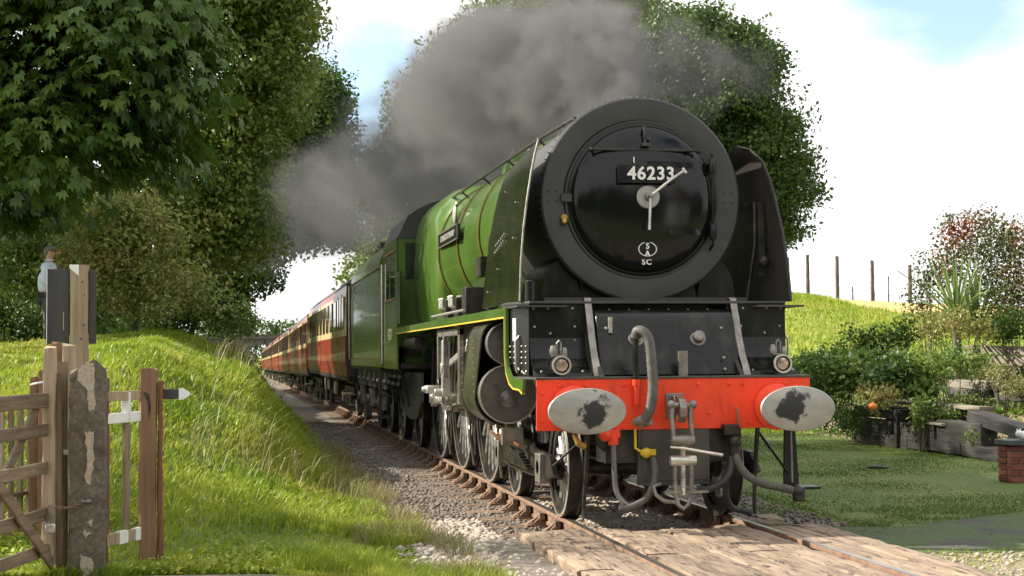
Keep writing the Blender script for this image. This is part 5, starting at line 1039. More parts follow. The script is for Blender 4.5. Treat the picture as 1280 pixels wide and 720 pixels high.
# ---------------------------------------------------------------- gates and posts on the left
def ppos(px, py, d, g=None):
    q = at(px, py, d); return q
def roughpost(p, w, d, h, name, m, parent, rot=0, top='flat', seed=0, z0=None, taper=0):
    rr = random.Random(seed); rings = []; n = 9; z0 = p[2]-.25 if z0 is None else z0
    for i in range(n+1):
        t = i/n; z = z0+(p[2]+h-z0)*t; k = 1-taper*t; j = lambda: rr.uniform(-.006, .006); c = .012
        ring = [(-w/2*k+c, -d/2), (w/2*k-c, -d/2), (w/2*k, -d/2+c), (w/2*k, d/2-c), (w/2*k-c, d/2), (-w/2*k+c, d/2), (-w/2*k, d/2-c), (-w/2*k, -d/2+c)]
        ring = [(a+j(), b+j()) for a, b in ring]; cr, sr = math.cos(rot), math.sin(rot)
        zt = [0]*8
        if i == n and top == 'slope': zt = [-.0 if a > 0 else -.07 for a, b in ring]
        if i == n and top == 'rough': zt = [rr.uniform(-.03, .01) for _ in ring]
        rings.append([(p[0]+a*cr-b*sr, p[1]+a*sr+b*cr, z+e) for (a, b), e in zip(ring, zt)])
    return MB().loft(rings).build(name, m, parent, smooth=30)
# concrete gate post
cpx, cpy = -4.70, -1.58
cp_ = thing('concrete_gate_post', (cpx, cpy, 0), 'crumbling concrete gate post with broken pale patches beside the field gate', 'gate post')
rr = random.Random(5); rings = []
for i in range(15):
    z = -.2+1.62*i/14; k = 1-.02*i/14; pts = []
    for (a, b) in [(-.12, -.10), (-.04, -.115), (.04, -.115), (.12, -.10), (.125, 0), (.12, .10), (0, .11), (-.12, .10), (-.125, 0)]:
        e = .012; zz = z
        if i == 14: zz = z+{-.12: -.09, -.04: .0, .04: .03, 0: .0}.get(a, -.015)+rr.uniform(-.02, .02)
        pts.append((cpx+a*k+rr.uniform(-e, e), cpy+b*k+rr.uniform(-e, e), zz))
    rings.append(pts)
MB().loft(rings).build('shaft', 'concrete', cp_, smooth=20)
def blob(pts, y, dep, name, m, par, jig=.012, seed=1):
    rr = random.Random(seed); q = []
    for i in range(len(pts)):
        a, b = pts[i], pts[(i+1) % len(pts)]; n = 5
        for t in range(n): q.append((a[0]+(b[0]-a[0])*t/n+rr.uniform(-jig, jig)*.6, a[1]+(b[1]-a[1])*t/n+rr.uniform(-jig, jig)))
    return MB().prism(q, y, y+dep, 'y').build(name, m, par, smooth=0)
X0 = cpx; yf = cpy-.121
for i, (pts) in enumerate([[(-.06, 1.40), (.0, 1.45), (.05, 1.42), (.05, 1.28), (.06, 1.12), (.02, 1.10), (.0, 1.25), (-.06, 1.33)], [(-.01, .96), (.045, .97), (.05, .74), (.03, .60), (-.01, .62), (.005, .8)], [(-.02, .50), (.04, .50), (.03, .44)], [(-.01, .43), (.03, .40), (.0, .37)], [(.01, .35), (.05, .36), (.03, .31)], [(-.02, .28), (.03, .27), (.0, .23)], [(-.04, .12), (.05, .08), (.05, -.06), (-.03, -.02)]]):
    blob([(X0+a, b) for a, b in pts], yf+.004*i*0, .06, 'broken_patch', 'spall', cp_, seed=i)
MB().tube([(cpx-.02, yf-.02, .49), (cpx+.02, yf-.03, .485), (cpx+.03, yf+.02, .48)], .012, 8).sph((cpx+.02, yf-.01, .485), .02, 8, 6).build('gate_staple', 'dull_steel', cp_)
# slatted board next to it
sbp = thing('timber_stop_board', (cpx-.19, cpy+.10, 0), 'tall narrow board standing just left of the concrete gate post', 'board')
roughpost((cpx-.19, cpy+.10, 0), .085, .05, 1.45, 'board', 'wood', sbp, seed=8); MB().bx(cpx-.21, cpx-.13, cpy+.03, cpy+.07, .80, .83).build('latch_plate', 'white', sbp)
# field gate: hung from beyond the picture, running towards the camera
gd = Vector((-.215, -.977, 0)).normalized(); g0 = Vector((-4.965, -1.62, 0)); fg = thing('field_gate', (g0.x, g0.y, 0), 'weathered wooden five bar field gate chained to the concrete post', 'field gate')
gn = Vector((gd.y, -gd.x, 0))
GL = 3.2
roughpost((g0.x+.01, g0.y, .04), .085, .075, 1.52, 'closing_stile', 'pale_wood', fg, rot=math.atan2(gd.y, gd.x)+PI/2, seed=2, z0=.05, top='rough')
roughpost(tuple(g0+gd*.02+gn*.0+Vector((.075, .06, .02))), .05, .075, 1.35, 'stile_shaded_side', 'wood', fg, rot=.1, seed=3, z0=.05)  # shade painted by darker wood on this side, sunlight by the pale front
def gbar(a, b, w, h, name, m='woodh'):
    A = Vector(a); B = Vector(b); d = (B-A); L_ = d.length; d.normalize(); s_ = Vector((0, 0, 1)).cross(d).normalized(); u = d.cross(s_); rr = random.Random(int(a[2]*100)); rings = []
    for i in range(9):
        c = A+d*L_*i/8+s_*rr.uniform(-.003, .003)+u*rr.uniform(-.003, .003); rings.append([c-s_*w/2-u*h/2, c+s_*w/2-u*h/2, c+s_*w/2+u*h/2, c-s_*w/2+u*h/2])
    return MB().loft(rings).build(name, m, fg, smooth=30, bevel=.006)
for z, h in ((1.185, .10), (.98, .085), (.72, .085), (.40, .085), (.16, .085)):
    gbar(g0+gd*(-.06)+Vector((0, 0, z)), g0+gd*GL+Vector((0, 0, z)), .03, h, 'rail')
gbar(g0+gd*(-.10)+gn*.035+Vector((.0, 0, 1.185)), g0+gd*.6+gn*.035+Vector((0, 0, 1.185)), .028, .09, 'rail')
gbar(g0+gd*.12+gn*.035+Vector((0, 0, 1.15)), g0+gd*1.35+gn*.035+Vector((0, 0, .25)), .024, .085, 'brace')
gbar(g0+gd*.02+gn*(-.04)+Vector((0, 0, .05)), g0+gd*1.5+gn*(-.04)+Vector((0, 0, .98)), .024, .085, 'brace')
roughpost(tuple(g0+gd*GL), .09, .09, 1.5, 'hanging_stile', 'wood', fg, seed=4, z0=.05)
# chain and padlock
chn = thing('gate_chain', (g0.x+.1, g0.y, .5), 'rusty chain joining the field gate to the concrete post', 'chain')
lk0 = None; A = Vector((cpx+.0, yf-.03, .49)); B = Vector((g0.x+.02, g0.y-.09, .46)); nl = 12
for i in range(nl):
    t = (i+.5)/nl; c = A.lerp(B, t)-Vector((0, 0, .03*math.sin(PI*t))); m_ = T(*(c-Vector(chn.location))) @ (B-A).to_track_quat('X', 'Z').to_matrix().to_4x4() @ Matrix.Rotation(PI/2*(i % 2), 4, 'X')
    if lk0 is None:
        q = MB(); n = 12; q.tube([(.016*math.cos(2*PI*k/n), .009*math.sin(2*PI*k/n), 0) for k in range(n+1)], .0035, 6); lk0 = finish('chain_link', bpy.data.meshes.new('chain_link'), 'rust', None, 0); COL.objects.unlink(lk0)
        me_ = lk0.data; me_.from_pydata(q.v, [], q.f); me_.materials[0] = M['rust'] if me_.materials else None
    o = bpy.data.objects.new('chain_link', lk0.data); COL.objects.link(o); o.parent = chn; o.matrix_local = m_
pk = thing('padlock', (g0.x+.03, g0.y-.10, .33), 'grey steel padlock hanging from the gate chain', 'padlock')
kx, kyy, kz = g0.x+.03, g0.y-.10, .36
MB().bx(kx-.035, kx+.035, kyy-.015, kyy+.015, kz-.085, kz-.02).build('lock_body', 'steel', pk, bevel=.008)
MB().tube([(kx-.024, kyy, kz-.025), (kx-.026, kyy, kz+.03), (kx, kyy, kz+.06), (kx+.026, kyy, kz+.03), (kx+.024, kyy, kz-.025)], .008, 8).build('shackle', 'dull_steel', pk)
# kissing gate beyond: post, two rails, picket and pointed top bar
kp = thing('squeeze_gate', (-4.33, -.82, 0), 'narrow wooden wicket with white banded rails and a pointed top bar', 'wicket gate')
roughpost((-4.335, -.82, 0), .125, .12, 1.40, 'post', 'brown_wood', kp, seed=12, top='rough')
roughpost((-4.245, -.80, 0), .035, .14, 1.30, 'post_side_board', 'red_wood', kp, seed=13)
MB().bx(-4.25, -4.11, -.80, -.755, 1.16, 1.235).build('bar_stub', 'tar', kp, bevel=.004)
MB().prism([(-4.11, 1.155), (-4.075, 1.155), (-4.02, 1.197), (-4.075, 1.24), (-4.11, 1.24)], -.805, -.75, 'y').build('pointed_tip', 'white', kp)
MB().prism([(-4.365, 1.22), (-4.33, 1.13), (-4.325, 1.02), (-4.31, 1.10), (-4.32, 1.2)], -.885, -.87, 'y').build('post_dark_mark', 'grease', kp)  # narrow black diagonal mark on the post's front
for z, m_, hh_ in ((1.195, 'pale_wood', .07), (1.035, 'white', .075), (.165, 'pale_wood', .085)):
    gbar_ = MB(); gbar_.bar((-4.62, -1.42, z), (-4.36, -.86, z), .03, hh_) if 0 else gbar_.add([], [])
    A = Vector((-4.60, -1.30, z)); B = Vector((-4.36, -.80, z)); d = (B-A).normalized(); s_ = Vector((0, 0, 1)).cross(d); q = MB(); q.loft([[A-s_*.015-Vector((0, 0, hh_/2)), A+s_*.015-Vector((0, 0, hh_/2)), A+s_*.015+Vector((0, 0, hh_/2)), A-s_*.015+Vector((0, 0, hh_/2))], [B-s_*.015-Vector((0, 0, hh_/2)), B+s_*.015-Vector((0, 0, hh_/2)), B+s_*.015+Vector((0, 0, hh_/2)), B-s_*.015+Vector((0, 0, hh_/2))]]); r_ = q.build('rail', m_, kp, bevel=.004)
    if z < .5:
        for t0, t1 in ((.30, .52), (.72, .92)):
            a_, b_ = A.lerp(B, t0), A.lerp(B, t1); hh2 = hh_+.006; q = MB(); q.loft([[c-s_*.018-Vector((0, 0, hh2/2)), c+s_*.018-Vector((0, 0, hh2/2)), c+s_*.018+Vector((0, 0, hh2/2)), c-s_*.018+Vector((0, 0, hh2/2))] for c in (a_, b_)]); q.build('white_band', 'white', r_)
pkx, pky = -4.478, -1.02
roughpost((pkx, pky, .12), .055, .025, 1.10, 'picket', 'wood', kp, seed=14, z0=.12, rot=.5)
MB().bx(pkx-.035, pkx+.03, pky-.03, pky+.02, 1.02, 1.22).build('white_band', 'white', kp, bevel=.004)
roughpost((-4.60, -1.28, 0), .035, .06, 1.33, 'hinge_post', 'red_wood', kp, seed=15)
# sign post seen from behind with tarred boards
p = at(99, 400, 13.6); sx_, sy_ = p.x, p.y; zt = at(99, 331, 13.6).z; sz0 = gz(sx_, sy_)
sgn = thing('trackside_sign', (sx_, sy_, sz0), 'back of a black board sign fixed to a pale notched timber post', 'sign')
roughpost((sx_, sy_, sz0), .155, .10, zt-sz0, 'post', 'pale_wood', sgn, seed=21)
q = MB(); q.prism([(sx_-.08, zt+.0), (sx_+.0, zt+.0), (sx_+.0, zt-.10), (sx_-.08, zt-.03)], sy_-.056, sy_-.03, 'y'); q.build('notch_sunlight', 'white', sgn)  # white slab paints in sunlight on the notch's left face
zb0, zb1 = at(80, 430, 13.7).z, at(80, 336, 13.7).z
MB().bx(sx_-.27, sx_-.085, sy_-.02, sy_+.02, zb0, zb1-.01).build('board', 'tar', sgn, bevel=.004)
MB().bx(sx_+.085, sx_+.145, sy_-.02, sy_+.02, zb0, zb1-.02).build('board', 'tar', sgn, bevel=.004)
MB().bx(sx_-.276, sx_-.270, sy_-.02, sy_+.02, zb0, zb1-.01).build('board_edge', 'white', sgn)
MB().tube([(sx_-.13, sy_-.025, zb0+.28), (sx_-.13, sy_-.025, zb0+.12)], .006, 6).build('scratch_mark', 'pale_wood', sgn)
for (dx, dz) in ((.03, .10), (.05, .22), (.045, .48), (-.03, .95), (.02, .60), (.055, .85)):
    MB().lathe([(.009, 0), (.006, .004), (.0001, .005)], 8, T(sx_+dx, sy_-.052, zt-.05-dz) @ Matrix.Rotation(PI/2, 4, 'X')).build('knot_hole', 'grease', sgn)
# shorter stumps in front of it
def stump(px, py, d, w, m_, label, seed, top='rough', hpx=None):
    a = at(px, py, d); z0 = gz(a.x, a.y); t = thing('timber_stump', (a.x, a.y, z0), label, 'post'); roughpost((a.x, a.y, z0), w, .09, a.z-z0, 'shaft', m_, t, seed=seed, top=top); return t
stump(72, 428, 12.6, .085, 'brown_wood', 'brown post beneath the left sign board', 31); stump(87, 429, 12.5, .11, 'pale_wood', 'sunlit pale post with a sloping top in front of the sign post', 32, 'rough')
stp = stump(53, 461, 12.3, .05, 'brown_wood', 'short dark stump with a cord round it beside the gate top', 33); stump(43, 472, 12.6, .07, 'brown_wood', 'shortest stump of the group behind the gate rail', 34); stump(70, 468, 12.9, .06, 'red_wood', 'thin stump half hidden behind the gate stile', 35)
a = at(45, 479, 12.2); cd = MB(); cd.tube([at(38, 481, 12.2), at(46, 479, 12.15), at(57, 477, 12.2)], .008, 6); cd.build('cord_loop', 'white', stp)
# picket fence behind the gate
pf = thing('picket_fence', (-5.6, .3, 0), 'low picket fence of pale pales behind the field gate', 'picket fence')
pp0 = None
for i in range(14):
    px = 84-11.6*i; a = at(px, 500, 13.2-.12*i); z0 = gz(a.x, a.y); top = a.z-.02-.01*(i % 3)
    roughpost((a.x, a.y, z0), .042, .02, top-z0, 'pale', 'pale_wood' if i % 3 else 'wood', pf, seed=40+i, z0=z0-.05)
for z_ in (.35, .85):
    a = at(90, 500, 13.25); b = at(-80, 500, 11.6); q = MB(); q.bar((a.x, a.y+.03, gz(a.x, a.y)+z_), (b.x, b.y+.03, gz(b.x, b.y)+z_), .06, .03); q.build('rail', 'wood', pf)
# slender stakes in the bank edge
for px, py, d, h, lab in ((370, 588, 17, .30, 'small pale stake in the shaded slope by the ballast'),):
    a = at(px, py, d); z0 = gz(a.x, a.y); st_ = thing('marker_stake', (a.x, a.y, z0), lab, 'stake'); roughpost((a.x, a.y, z0), .022, .022, h, 'shaft', 'pale_wood', st_, seed=60)

# ---------------------------------------------------------------- the man on the bank
mp_ = at(60, 425, 27.2); mx_, my_ = mp_.x, mp_.y; mz = gz(mp_.x, mp_.y)-.005
MAN = thing('person', (mx_, my_, mz), 'grey haired man with glasses, pale blue shirt and dark trousers standing behind the sign', 'person')
def skinned(name, joints, edges, m, parent, sub=2, root=0):
    me = bpy.data.meshes.new(name); me.from_pydata([j[:3] for j in joints], edges, []); me.materials.append(M[m]); o = bpy.data.objects.new(name, me); COL.objects.link(o); o.parent = parent
    md = o.modifiers.new('skin', 'SKIN'); sv_ = me.skin_vertices[0].data
    for i, j in enumerate(joints): sv_[i].radius = (j[3], j[4] if len(j) > 4 else j[3]); sv_[i].use_root = (i == root)
    md.use_smooth_shade = True; s_ = o.modifiers.new('sub', 'SUBSURF'); s_.levels = sub; s_.render_levels = sub
    dg = bpy.context.evaluated_depsgraph_get(); dg.update(); me2 = bpy.data.meshes.new_from_object(o.evaluated_get(dg)); me2.name = name; o.modifiers.clear(); o.data = me2
    if not me2.materials: me2.materials.append(M[m])
    return o
# faces +x (towards the train); x forward, y left-right. Left arm towards the camera side (-y)
def chainj(base, pts): pass
J = [(0, 0, .98, .12, .12), (0, 0, 1.15, .11, .11), (.0, 0, 1.33, .10, .12), (-.01, 0, 1.44, .05, .06), (.015, 0, 1.54, .055, .055), (.04, 0, 1.64, .085, .08), (.045, 0, 1.72, .085, .075),
     (-.01, -.18, 1.41, .035), (-.06, -.26, 1.18, .04), (.12, -.24, 1.02, .036), (.19, -.2, 1.0, .03), (-.01, .18, 1.41, .035), (.0, .27, 1.18, .04), (.17, .2, 1.10, .036), (.25, .17, 1.12, .03),
     (0, -.10, .90, .10), (.01, -.10, .50, .065), (-.01, -.10, .10, .045), (.10, -.11, .04, .035), (0, .10, .90, .10), (.03, .10, .50, .065), (.02, .10, .10, .045), (.13, .11, .04, .035)]
E_ = [(0, 1), (1, 2), (2, 3), (3, 4), (4, 5), (5, 6), (3, 7), (7, 8), (8, 9), (9, 10), (3, 11), (11, 12), (12, 13), (13, 14), (0, 15), (15, 16), (16, 17), (17, 18), (0, 19), (19, 20), (20, 21), (21, 22)]
body_ = skinned('body', J, E_, 'skin', MAN, 2)
# face detail and fingers
nf_ = MB(); nf_.sph((.135, 0, 1.665), (.022, .014, .024), 8, 6).sph((.128, 0, 1.625), (.012, .026, .008), 8, 6)
for s in (-1, 1): nf_.sph((.04, s*.082, 1.67), (.02, .010, .03), 8, 6)
def lman(mb): mb.v = [(v[0]+mx_, v[1]+my_, v[2]+mz) for v in mb.v]; return mb
lman(nf_).build('face_features', 'skin', MAN)
for hx, hy, hz_, s in ((.21, -.195, .995, -1), (.27, .165, 1.125, 1)):
    fg_ = MB()
    for i in range(4): y_ = hy+(i-1.5)*.02; fg_.tube([(hx, y_, hz_), (hx+.045, y_, hz_-.005*i+.002), (hx+.07-.004*abs(i-1.5), y_, hz_-.03)], [.010, .009, .007], 6)
    fg_.tube([(hx-.01, hy-.03*s, hz_), (hx+.02, hy-.045*s, hz_-.01), (hx+.04, hy-.04*s, hz_-.025)], [.011, .010, .007], 6); lman(fg_).build('fingers', 'skin', MAN)
sh_ = [(0, 0, .88, .185, .19), (0, 0, 1.15, .205, .19), (.0, 0, 1.35, .185, .20), (-.005, 0, 1.46, .105, .12), (.0, 0, 1.515, .07, .075), (-.01, -.20, 1.43, .078), (-.06, -.26, 1.18, .062), (.06, -.25, 1.075, .05), (-.01, .20, 1.43, .078), (.0, .27, 1.18, .062), (.12, .225, 1.125, .05)]
skinned('shirt', sh_, [(0, 1), (1, 2), (2, 3), (3, 4), (3, 5), (5, 6), (6, 7), (3, 8), (8, 9), (9, 10)], 'shirt', MAN, 2)
tr_ = [(0, 0, .96, .155, .165), (0, -.10, .86, .115), (.01, -.10, .50, .085), (-.01, -.10, .12, .07), (0, .10, .86, .115), (.03, .10, .50, .085), (.02, .10, .12, .07)]
skinned('trousers', tr_, [(0, 1), (1, 2), (2, 3), (0, 4), (4, 5), (5, 6)], 'trousers', MAN, 2)
hr_ = MB(); hr_.sph((.028, 0, 1.735), (.098, .088, .062), 14, 8).sph((-.03, 0, 1.685), (.055, .082, .07), 12, 8); lman(hr_).build('hair', 'hair', MAN)
gl_ = MB(); gl_.box((.128, 0, 1.69), (.008, .10, .022))
for s in (-1, 1): gl_.bx(.04, .128, s*.088-.003, s*.088+.003, 1.688, 1.694)
lman(gl_).build('glasses', 'grease', MAN)
sh2 = MB()
for s, fx in ((-1, .04), (1, .07)): sh2.sph((fx, s*.105, .035), (.14, .05, .05), 12, 8)
lman(sh2).build('shoes', 'grease', MAN); lman(MB().ring([(.165, 0), (.178, 0), (.178, .035), (.165, .035)], 20, T(0, 0, .93)).box((-.15, -.12, .88), (.09, .05, .16))).build('belt_pouch', 'grease', MAN); lman(MB().sph((.01, 0, 1.535), (.085, .08, .025), 14, 6)).build('collar', 'shirt', MAN)

# ---------------------------------------------------------------- garden on the right
gw = thing('timber_retaining_wall', (7.4, 8, -.1), 'tumbledown retaining wall of old grey railway timbers at the edge of the lawn', 'retaining wall')
def wblock(px0, px1, py, hp, m_='old_timber', inset=0, seed=0, tilt=0):
    # block lying along the wall line between two places on it
    rr = random.Random(seed)
    def wy(px): # y on the wall face x=XW at that direction
        XW = 7.28+inset; d = F+R2*((px-640)/1935.1); t = (XW-CAM.x)/d.x; return CAM.y+d.y*t
    XW = 7.28+inset; y0, y1 = wy(px1), wy(px0); dist = (y0+y1)/2-CAM.y; zc = at((px0+px1)/2, py, ((y0+y1)/2-CAM.y)*math.cos(yaw)+(XW-CAM.x)*math.sin(yaw)).z; h = hp*dist/1935; m0 = T(XW+.13, (y0+y1)/2, zc) @ Matrix.Rotation(tilt+rr.uniform(-.01, .01), 4, 'X') @ Matrix.Rotation(rr.uniform(-.02, .02), 4, 'Z')
    L2 = (y1-y0)/2-.012; n = 6; rings = [[(-.14+rr.uniform(-.012, .012), -L2+2*L2*i/n, -h/2+rr.uniform(-.01, .01)), (-.14+rr.uniform(-.012, .012), -L2+2*L2*i/n, h/2+rr.uniform(-.012, .008)), (.15, -L2+2*L2*i/n, h/2+rr.uniform(-.01, .01)), (.15, -L2+2*L2*i/n, -h/2)] for i in range(n+1)]
    mb = MB().loft([[tuple(m0 @ Vector(p_)) for p_ in r_] for r_ in rings]); return mb.build('timber', m_, gw, smooth=20, bevel=.015)
W_ = [(1062, 1130, 549, 17, 0), (1132, 1196, 556, 17, 0), (1198, 1258, 566, 17, 0), (1045, 1112, 531, 17, .02), (1114, 1166, 538, 19, .01), (1168, 1222, 541, 30, .02), (1220, 1262, 577, 9, -.06),
      (1066, 1116, 514, 16, .06), (1150, 1190, 522, 14, .5), (1040, 1064, 519, 14, .1)]
for i, (a_, b_, c_, h_, ins) in enumerate(W_): wblock(a_, b_, c_, h_, inset=ins, seed=i)
wblock(1112, 1165, 504, 5, 'pale_timber', .35, 20); wblock(1164, 1222, 509, 5, 'pale_timber', .45, 21); wblock(1204, 1275, 531, 17, 'old_timber', .05, 22, .10)
wblock(1183, 1240, 481, 11, 'pale_timber', 1.2, 23); wblock(1184, 1230, 491, 11, 'old_timber', 1.15, 24); wblock(1120, 1142, 493, 13, 'pale_timber', .7, 25); wblock(1160, 1186, 511, 14, 'pale_timber', .4, 26)
wblock(1152, 1175, 530, 4, 'pale_timber', -.05, 27); wblock(1240, 1300, 497, 10, 'old_timber', 1.0, 29)
for px in (1114,):
    wblock(px, px+5, 535, 50, 'old_timber', -.04, 40+px)
uw = thing('timber_bed_edge', (10, 12, .8), 'upper bed edging of two long pale timbers behind the garden plants', 'bed edging')
for (pa, pb, py, h_) in ((1210, 1330, 437, 13), (1212, 1330, 450, 12)):
    a = at(pa, py, 29); b = at(pb, py+3, 27); q = MB(); q.bar(a, b, .18, .17); q.build('timber', 'pale_timber', uw, bevel=.012)
# brick pier with slate coping
bx0, by0 = 5.66, 4.95
bp = thing('brick_pier', (bx0+.5, by0, -.12), 'low red brick pier with dark slate coping at the right edge', 'brick pier')
MB().bx(bx0+.008, bx0+1.4, by0+.01, by0+.30, -.16, .30).build('core', 'mortar', bp)
bo = None
for r_ in range(6):
    off = -.1125*(r_ % 2)
    for c_ in range(8):
        x_ = bx0+off+c_*.225; x1_ = x_+.215
        if x1_ < bx0+.02: continue
        x_ = max(x_, bx0)
        me_w = x1_-x_
        o_ = MB().bx(0, me_w, 0, .10, 0, .065); ob = None
        if me_w > .2:
            if bo is None: bo = o_.build('brick', 'brick', bp, bevel=.004); ob = bo
            else: ob = bo.copy(); COL.objects.link(ob)
        else: ob = o_.build('brick', 'brick', bp, bevel=.004)
        if me_w <= .2 or ob is bo: pass
        ob.location = (x_-bp.location.x, by0-.008-bp.location.y+random.uniform(-.002, .002), -.13+r_*.075-bp.location.z)
        ob['_l'] = 1
for r_ in range(6):
    ob = MB().bx(0, .1, 0, .205, 0, .065).build('brick', 'brick', bp, bevel=.004); ob.location = (bx0-.008-bp.location.x, by0+.10-bp.location.y+(.0 if r_ % 2 else -.002), -.13+r_*.075-bp.location.z)
for ob in bp.children:
    if '_l' in ob:
        del ob['_l']
bo.data.transform(Matrix.Translation(Vector(bp.location))) if 1 else None
for ob in list(bp.children):
    if ob.name.startswith('brick') and ob.data is not bo.data: ob.data.transform(Matrix.Translation(Vector(bp.location)))
for i in range(3): MB().bx(bx0-.04+i*.47, bx0+.425+i*.47, by0-.05, by0+.34, .325, .385).build('coping_slab', 'slate', bp, bevel=.006)
orn = thing('garden_ornament', (bx0+.16, by0+.08, .385), 'small white animal ornament with a red back on the brick pier', 'ornament'); ox, oy, oz = bx0+.16, by0+.08, .385
MB().sph((ox+.06, oy, oz+.055), (.085, .05, .055), 12, 8).sph((ox-.01, oy-.02, oz+.075), (.045, .04, .045), 12, 8).sph((ox-.03, oy-.02, oz+.12), (.012, .01, .02), 8, 6).sph((ox+.01, oy-.02, oz+.122), (.012, .01, .02), 8, 6).build('body', 'white', orn)
MB().sph((ox+.12, oy-.01, oz+.06), (.05, .05, .045), 10, 8).build('back_patch', 'red', orn); MB().sph((ox-.03, oy-.056, oz+.08), .007, 6, 4).sph((ox+.005, oy-.058, oz+.08), .007, 6, 4).build('eyes', 'grease', orn)
cl_ = at(1095, 575, 21.5); tag(MB().sph((cl_.x, cl_.y, gz(cl_.x, cl_.y)+.03), (.13, .06, .03), 10, 6).sph((cl_.x+.1, cl_.y, gz(cl_.x, cl_.y)+.02), (.08, .05, .02), 8, 5).build('dark_clod', 'black_rubber'), 'small dark clod lying on the lawn', 'clod')
# plants
x = rng.uniform(1.8, 7.2, 90); y = rng.uniform(1.5, 14, 90)
o = leafobj('fallen_leaves', np.stack([x, y, gh(x, y)+.04], 1), .05, 'leaf_yellow', asp=.6, upb=3); tag(o, 'few pale fallen leaves scattered on the lawn', kind='stuff')
def plantcloud(name, label, specs, m, size, n, cat='plant', group=None, asp=.6, seed=1, stems=True, upb=.8, droop=0):
    global rng
    old = rng; rng = np.random.default_rng(seed); p0 = at(*specs[0][:3]); base = (p0.x, p0.y, gz(p0.x, p0.y)); t = thing(name, base, label, cat, group); pts = []
    for (px, py, D_, rx, ry) in specs:
        c = np.array(at(px, py, D_)); k = D_/1935; nn = int(n*rx*ry/950); d = rng.normal(0, 1, (nn, 3)); d /= np.linalg.norm(d, axis=1)[:, None]; r_ = rng.random((nn, 1))**.45
        cl = c+d*np.array([rx*k, rx*k*.8, ry*k])*r_; cl += rng.normal(0, .05, cl.shape); pts.append(cl)
    pts = np.concatenate(pts); zz = gh(pts[:, 0], pts[:, 1]); pts[:, 2] = np.maximum(pts[:, 2], zz+.02); leafobj('foliage', pts, size, m, t, asp=asp, upb=upb, droop=droop)
    if stems:
        mb = MB(); idx = rng.choice(len(pts), 10)
        for i in idx: e = Vector(pts[i]); g_ = Vector((base[0]+(e.x-base[0])*.2, base[1]+(e.y-base[1])*.2, base[2]-.05)); mb.tube([g_, g_.lerp(e, .6)+Vector((.03, 0, .02)), e], [.012, .009, .004], 5)
        mb.build('stems', 'bark', t)
    rng = old; return t
plantcloud('smoke_bush', 'tall airy shrub with reddish plumes above the yucca', [(1190, 315, 30, 26, 50), (1235, 320, 29.5, 40, 60), (1215, 290, 30, 25, 30), (1275, 330, 29, 30, 60), (1185, 282, 30, 9, 20), (1238, 280, 30, 9, 22), (1262, 300, 29.5, 18, 30), (1268, 380, 29, 30, 40), (1240, 370, 29.5, 40, 30)], 'leaf_red', .065, 950, 'shrub', seed=31, droop=-.3)
plantcloud('rose_bush', 'dark sparse shrub at the left of the yucca on the skyline', [(1160, 345, 31, 24, 34), (1150, 375, 31, 26, 30), (1180, 340, 31, 18, 18)], 'leaf_red', .075, 520, 'shrub', seed=32)
plantcloud('laurel_bush', 'low rounded dark green shrub below the fence line', [(1108, 425, 30, 30, 22), (1135, 415, 30, 20, 20), (1085, 425, 30, 18, 15)], 'leaf_dark', .08, 900, 'shrub', seed=33)
plantcloud('fuchsia_bush', 'small upright dark shrub standing out against the bright hill', [(1062, 420, 30, 14, 18), (1050, 436, 30, 26, 12), (1078, 428, 30, 12, 16)], 'leaf_dark', .07, 700, 'shrub', seed=34)
plantcloud('spotted_laurel', 'speckled yellow green shrub below the yucca', [(1195, 405, 27.5, 34, 22), (1165, 410, 28, 20, 22), (1225, 412, 27.5, 20, 18)], 'leaf_yellow', .07, 820, 'shrub', seed=35)
plantcloud('hydrangea', 'mound of bright garden leaves on the terrace under the yucca', [(1190, 450, 25.5, 40, 18), (1225, 455, 25.5, 22, 18), (1150, 452, 26, 26, 14)], 'leaf_garden', .08, 700, 'plant', seed=36)
plantcloud('trailing_vine', 'wide dark green creeper spilling over the wall beside the buffer', [(1060, 468, 27, 60, 24), (1120, 470, 26, 46, 20), (1010, 470, 28, 40, 26), (1150, 488, 25.5, 26, 10), (1090, 448, 28, 50, 12), (1030, 450, 29, 40, 12)], 'leaf_dark', .10, 820, 'creeper', seed=37, asp=.8, stems=False)
plantcloud('cotoneaster', 'brownish twiggy shrub hanging at the left end of the wall', [(1045, 515, 27.5, 34, 26), (1020, 500, 28.5, 30, 24), (1065, 525, 27, 22, 20)], 'leaf_dark', .045, 1900, 'shrub', seed=38, stems=False)
plantcloud('pumpkin_vine', 'yellowing vine with an orange fruit on the wall top', [(1098, 502, 25.5, 20, 13), (1112, 492, 25.5, 22, 9), (1085, 492, 26, 16, 10)], 'leaf_yellow', .085, 900, 'plant', seed=39, stems=False)
a = at(1091, 508, 25.2); tag(MB().sph(tuple(a), (.07, .07, .062), 14, 10).tube([a+Vector((0, 0, .055)), a+Vector((.01, 0, .09))], .01, 6).build('orange_fruit', mat('orange_skin', (.8, .25, .04), (.7, .18, .03), rough=.4)), 'round orange fruit hanging in the yellowing vine', 'fruit')
plantcloud('ivy', 'small clump of ivy hanging down the wall face', [(1150, 520, 25, 9, 16), (1155, 505, 25, 14, 7)], 'leaf_garden', .07, 1600, 'ivy', seed=40)
plantcloud('fern', 'bright green fern growing in the gap of the wall', [(1232, 550, 23.5, 17, 13), (1222, 545, 23.5, 14, 8)], 'leaf_garden', .06, 2200, 'fern', seed=41, asp=.35)
plantcloud('lobelia', 'patch of low green plants along the top of the lower wall', [(1190, 517, 25, 24, 8), (1210, 500, 25.5, 30, 8), (1250, 515, 25, 24, 9), (1170, 470, 26, 26, 8)], 'leaf_garden', .05, 1900, 'plant', seed=42)
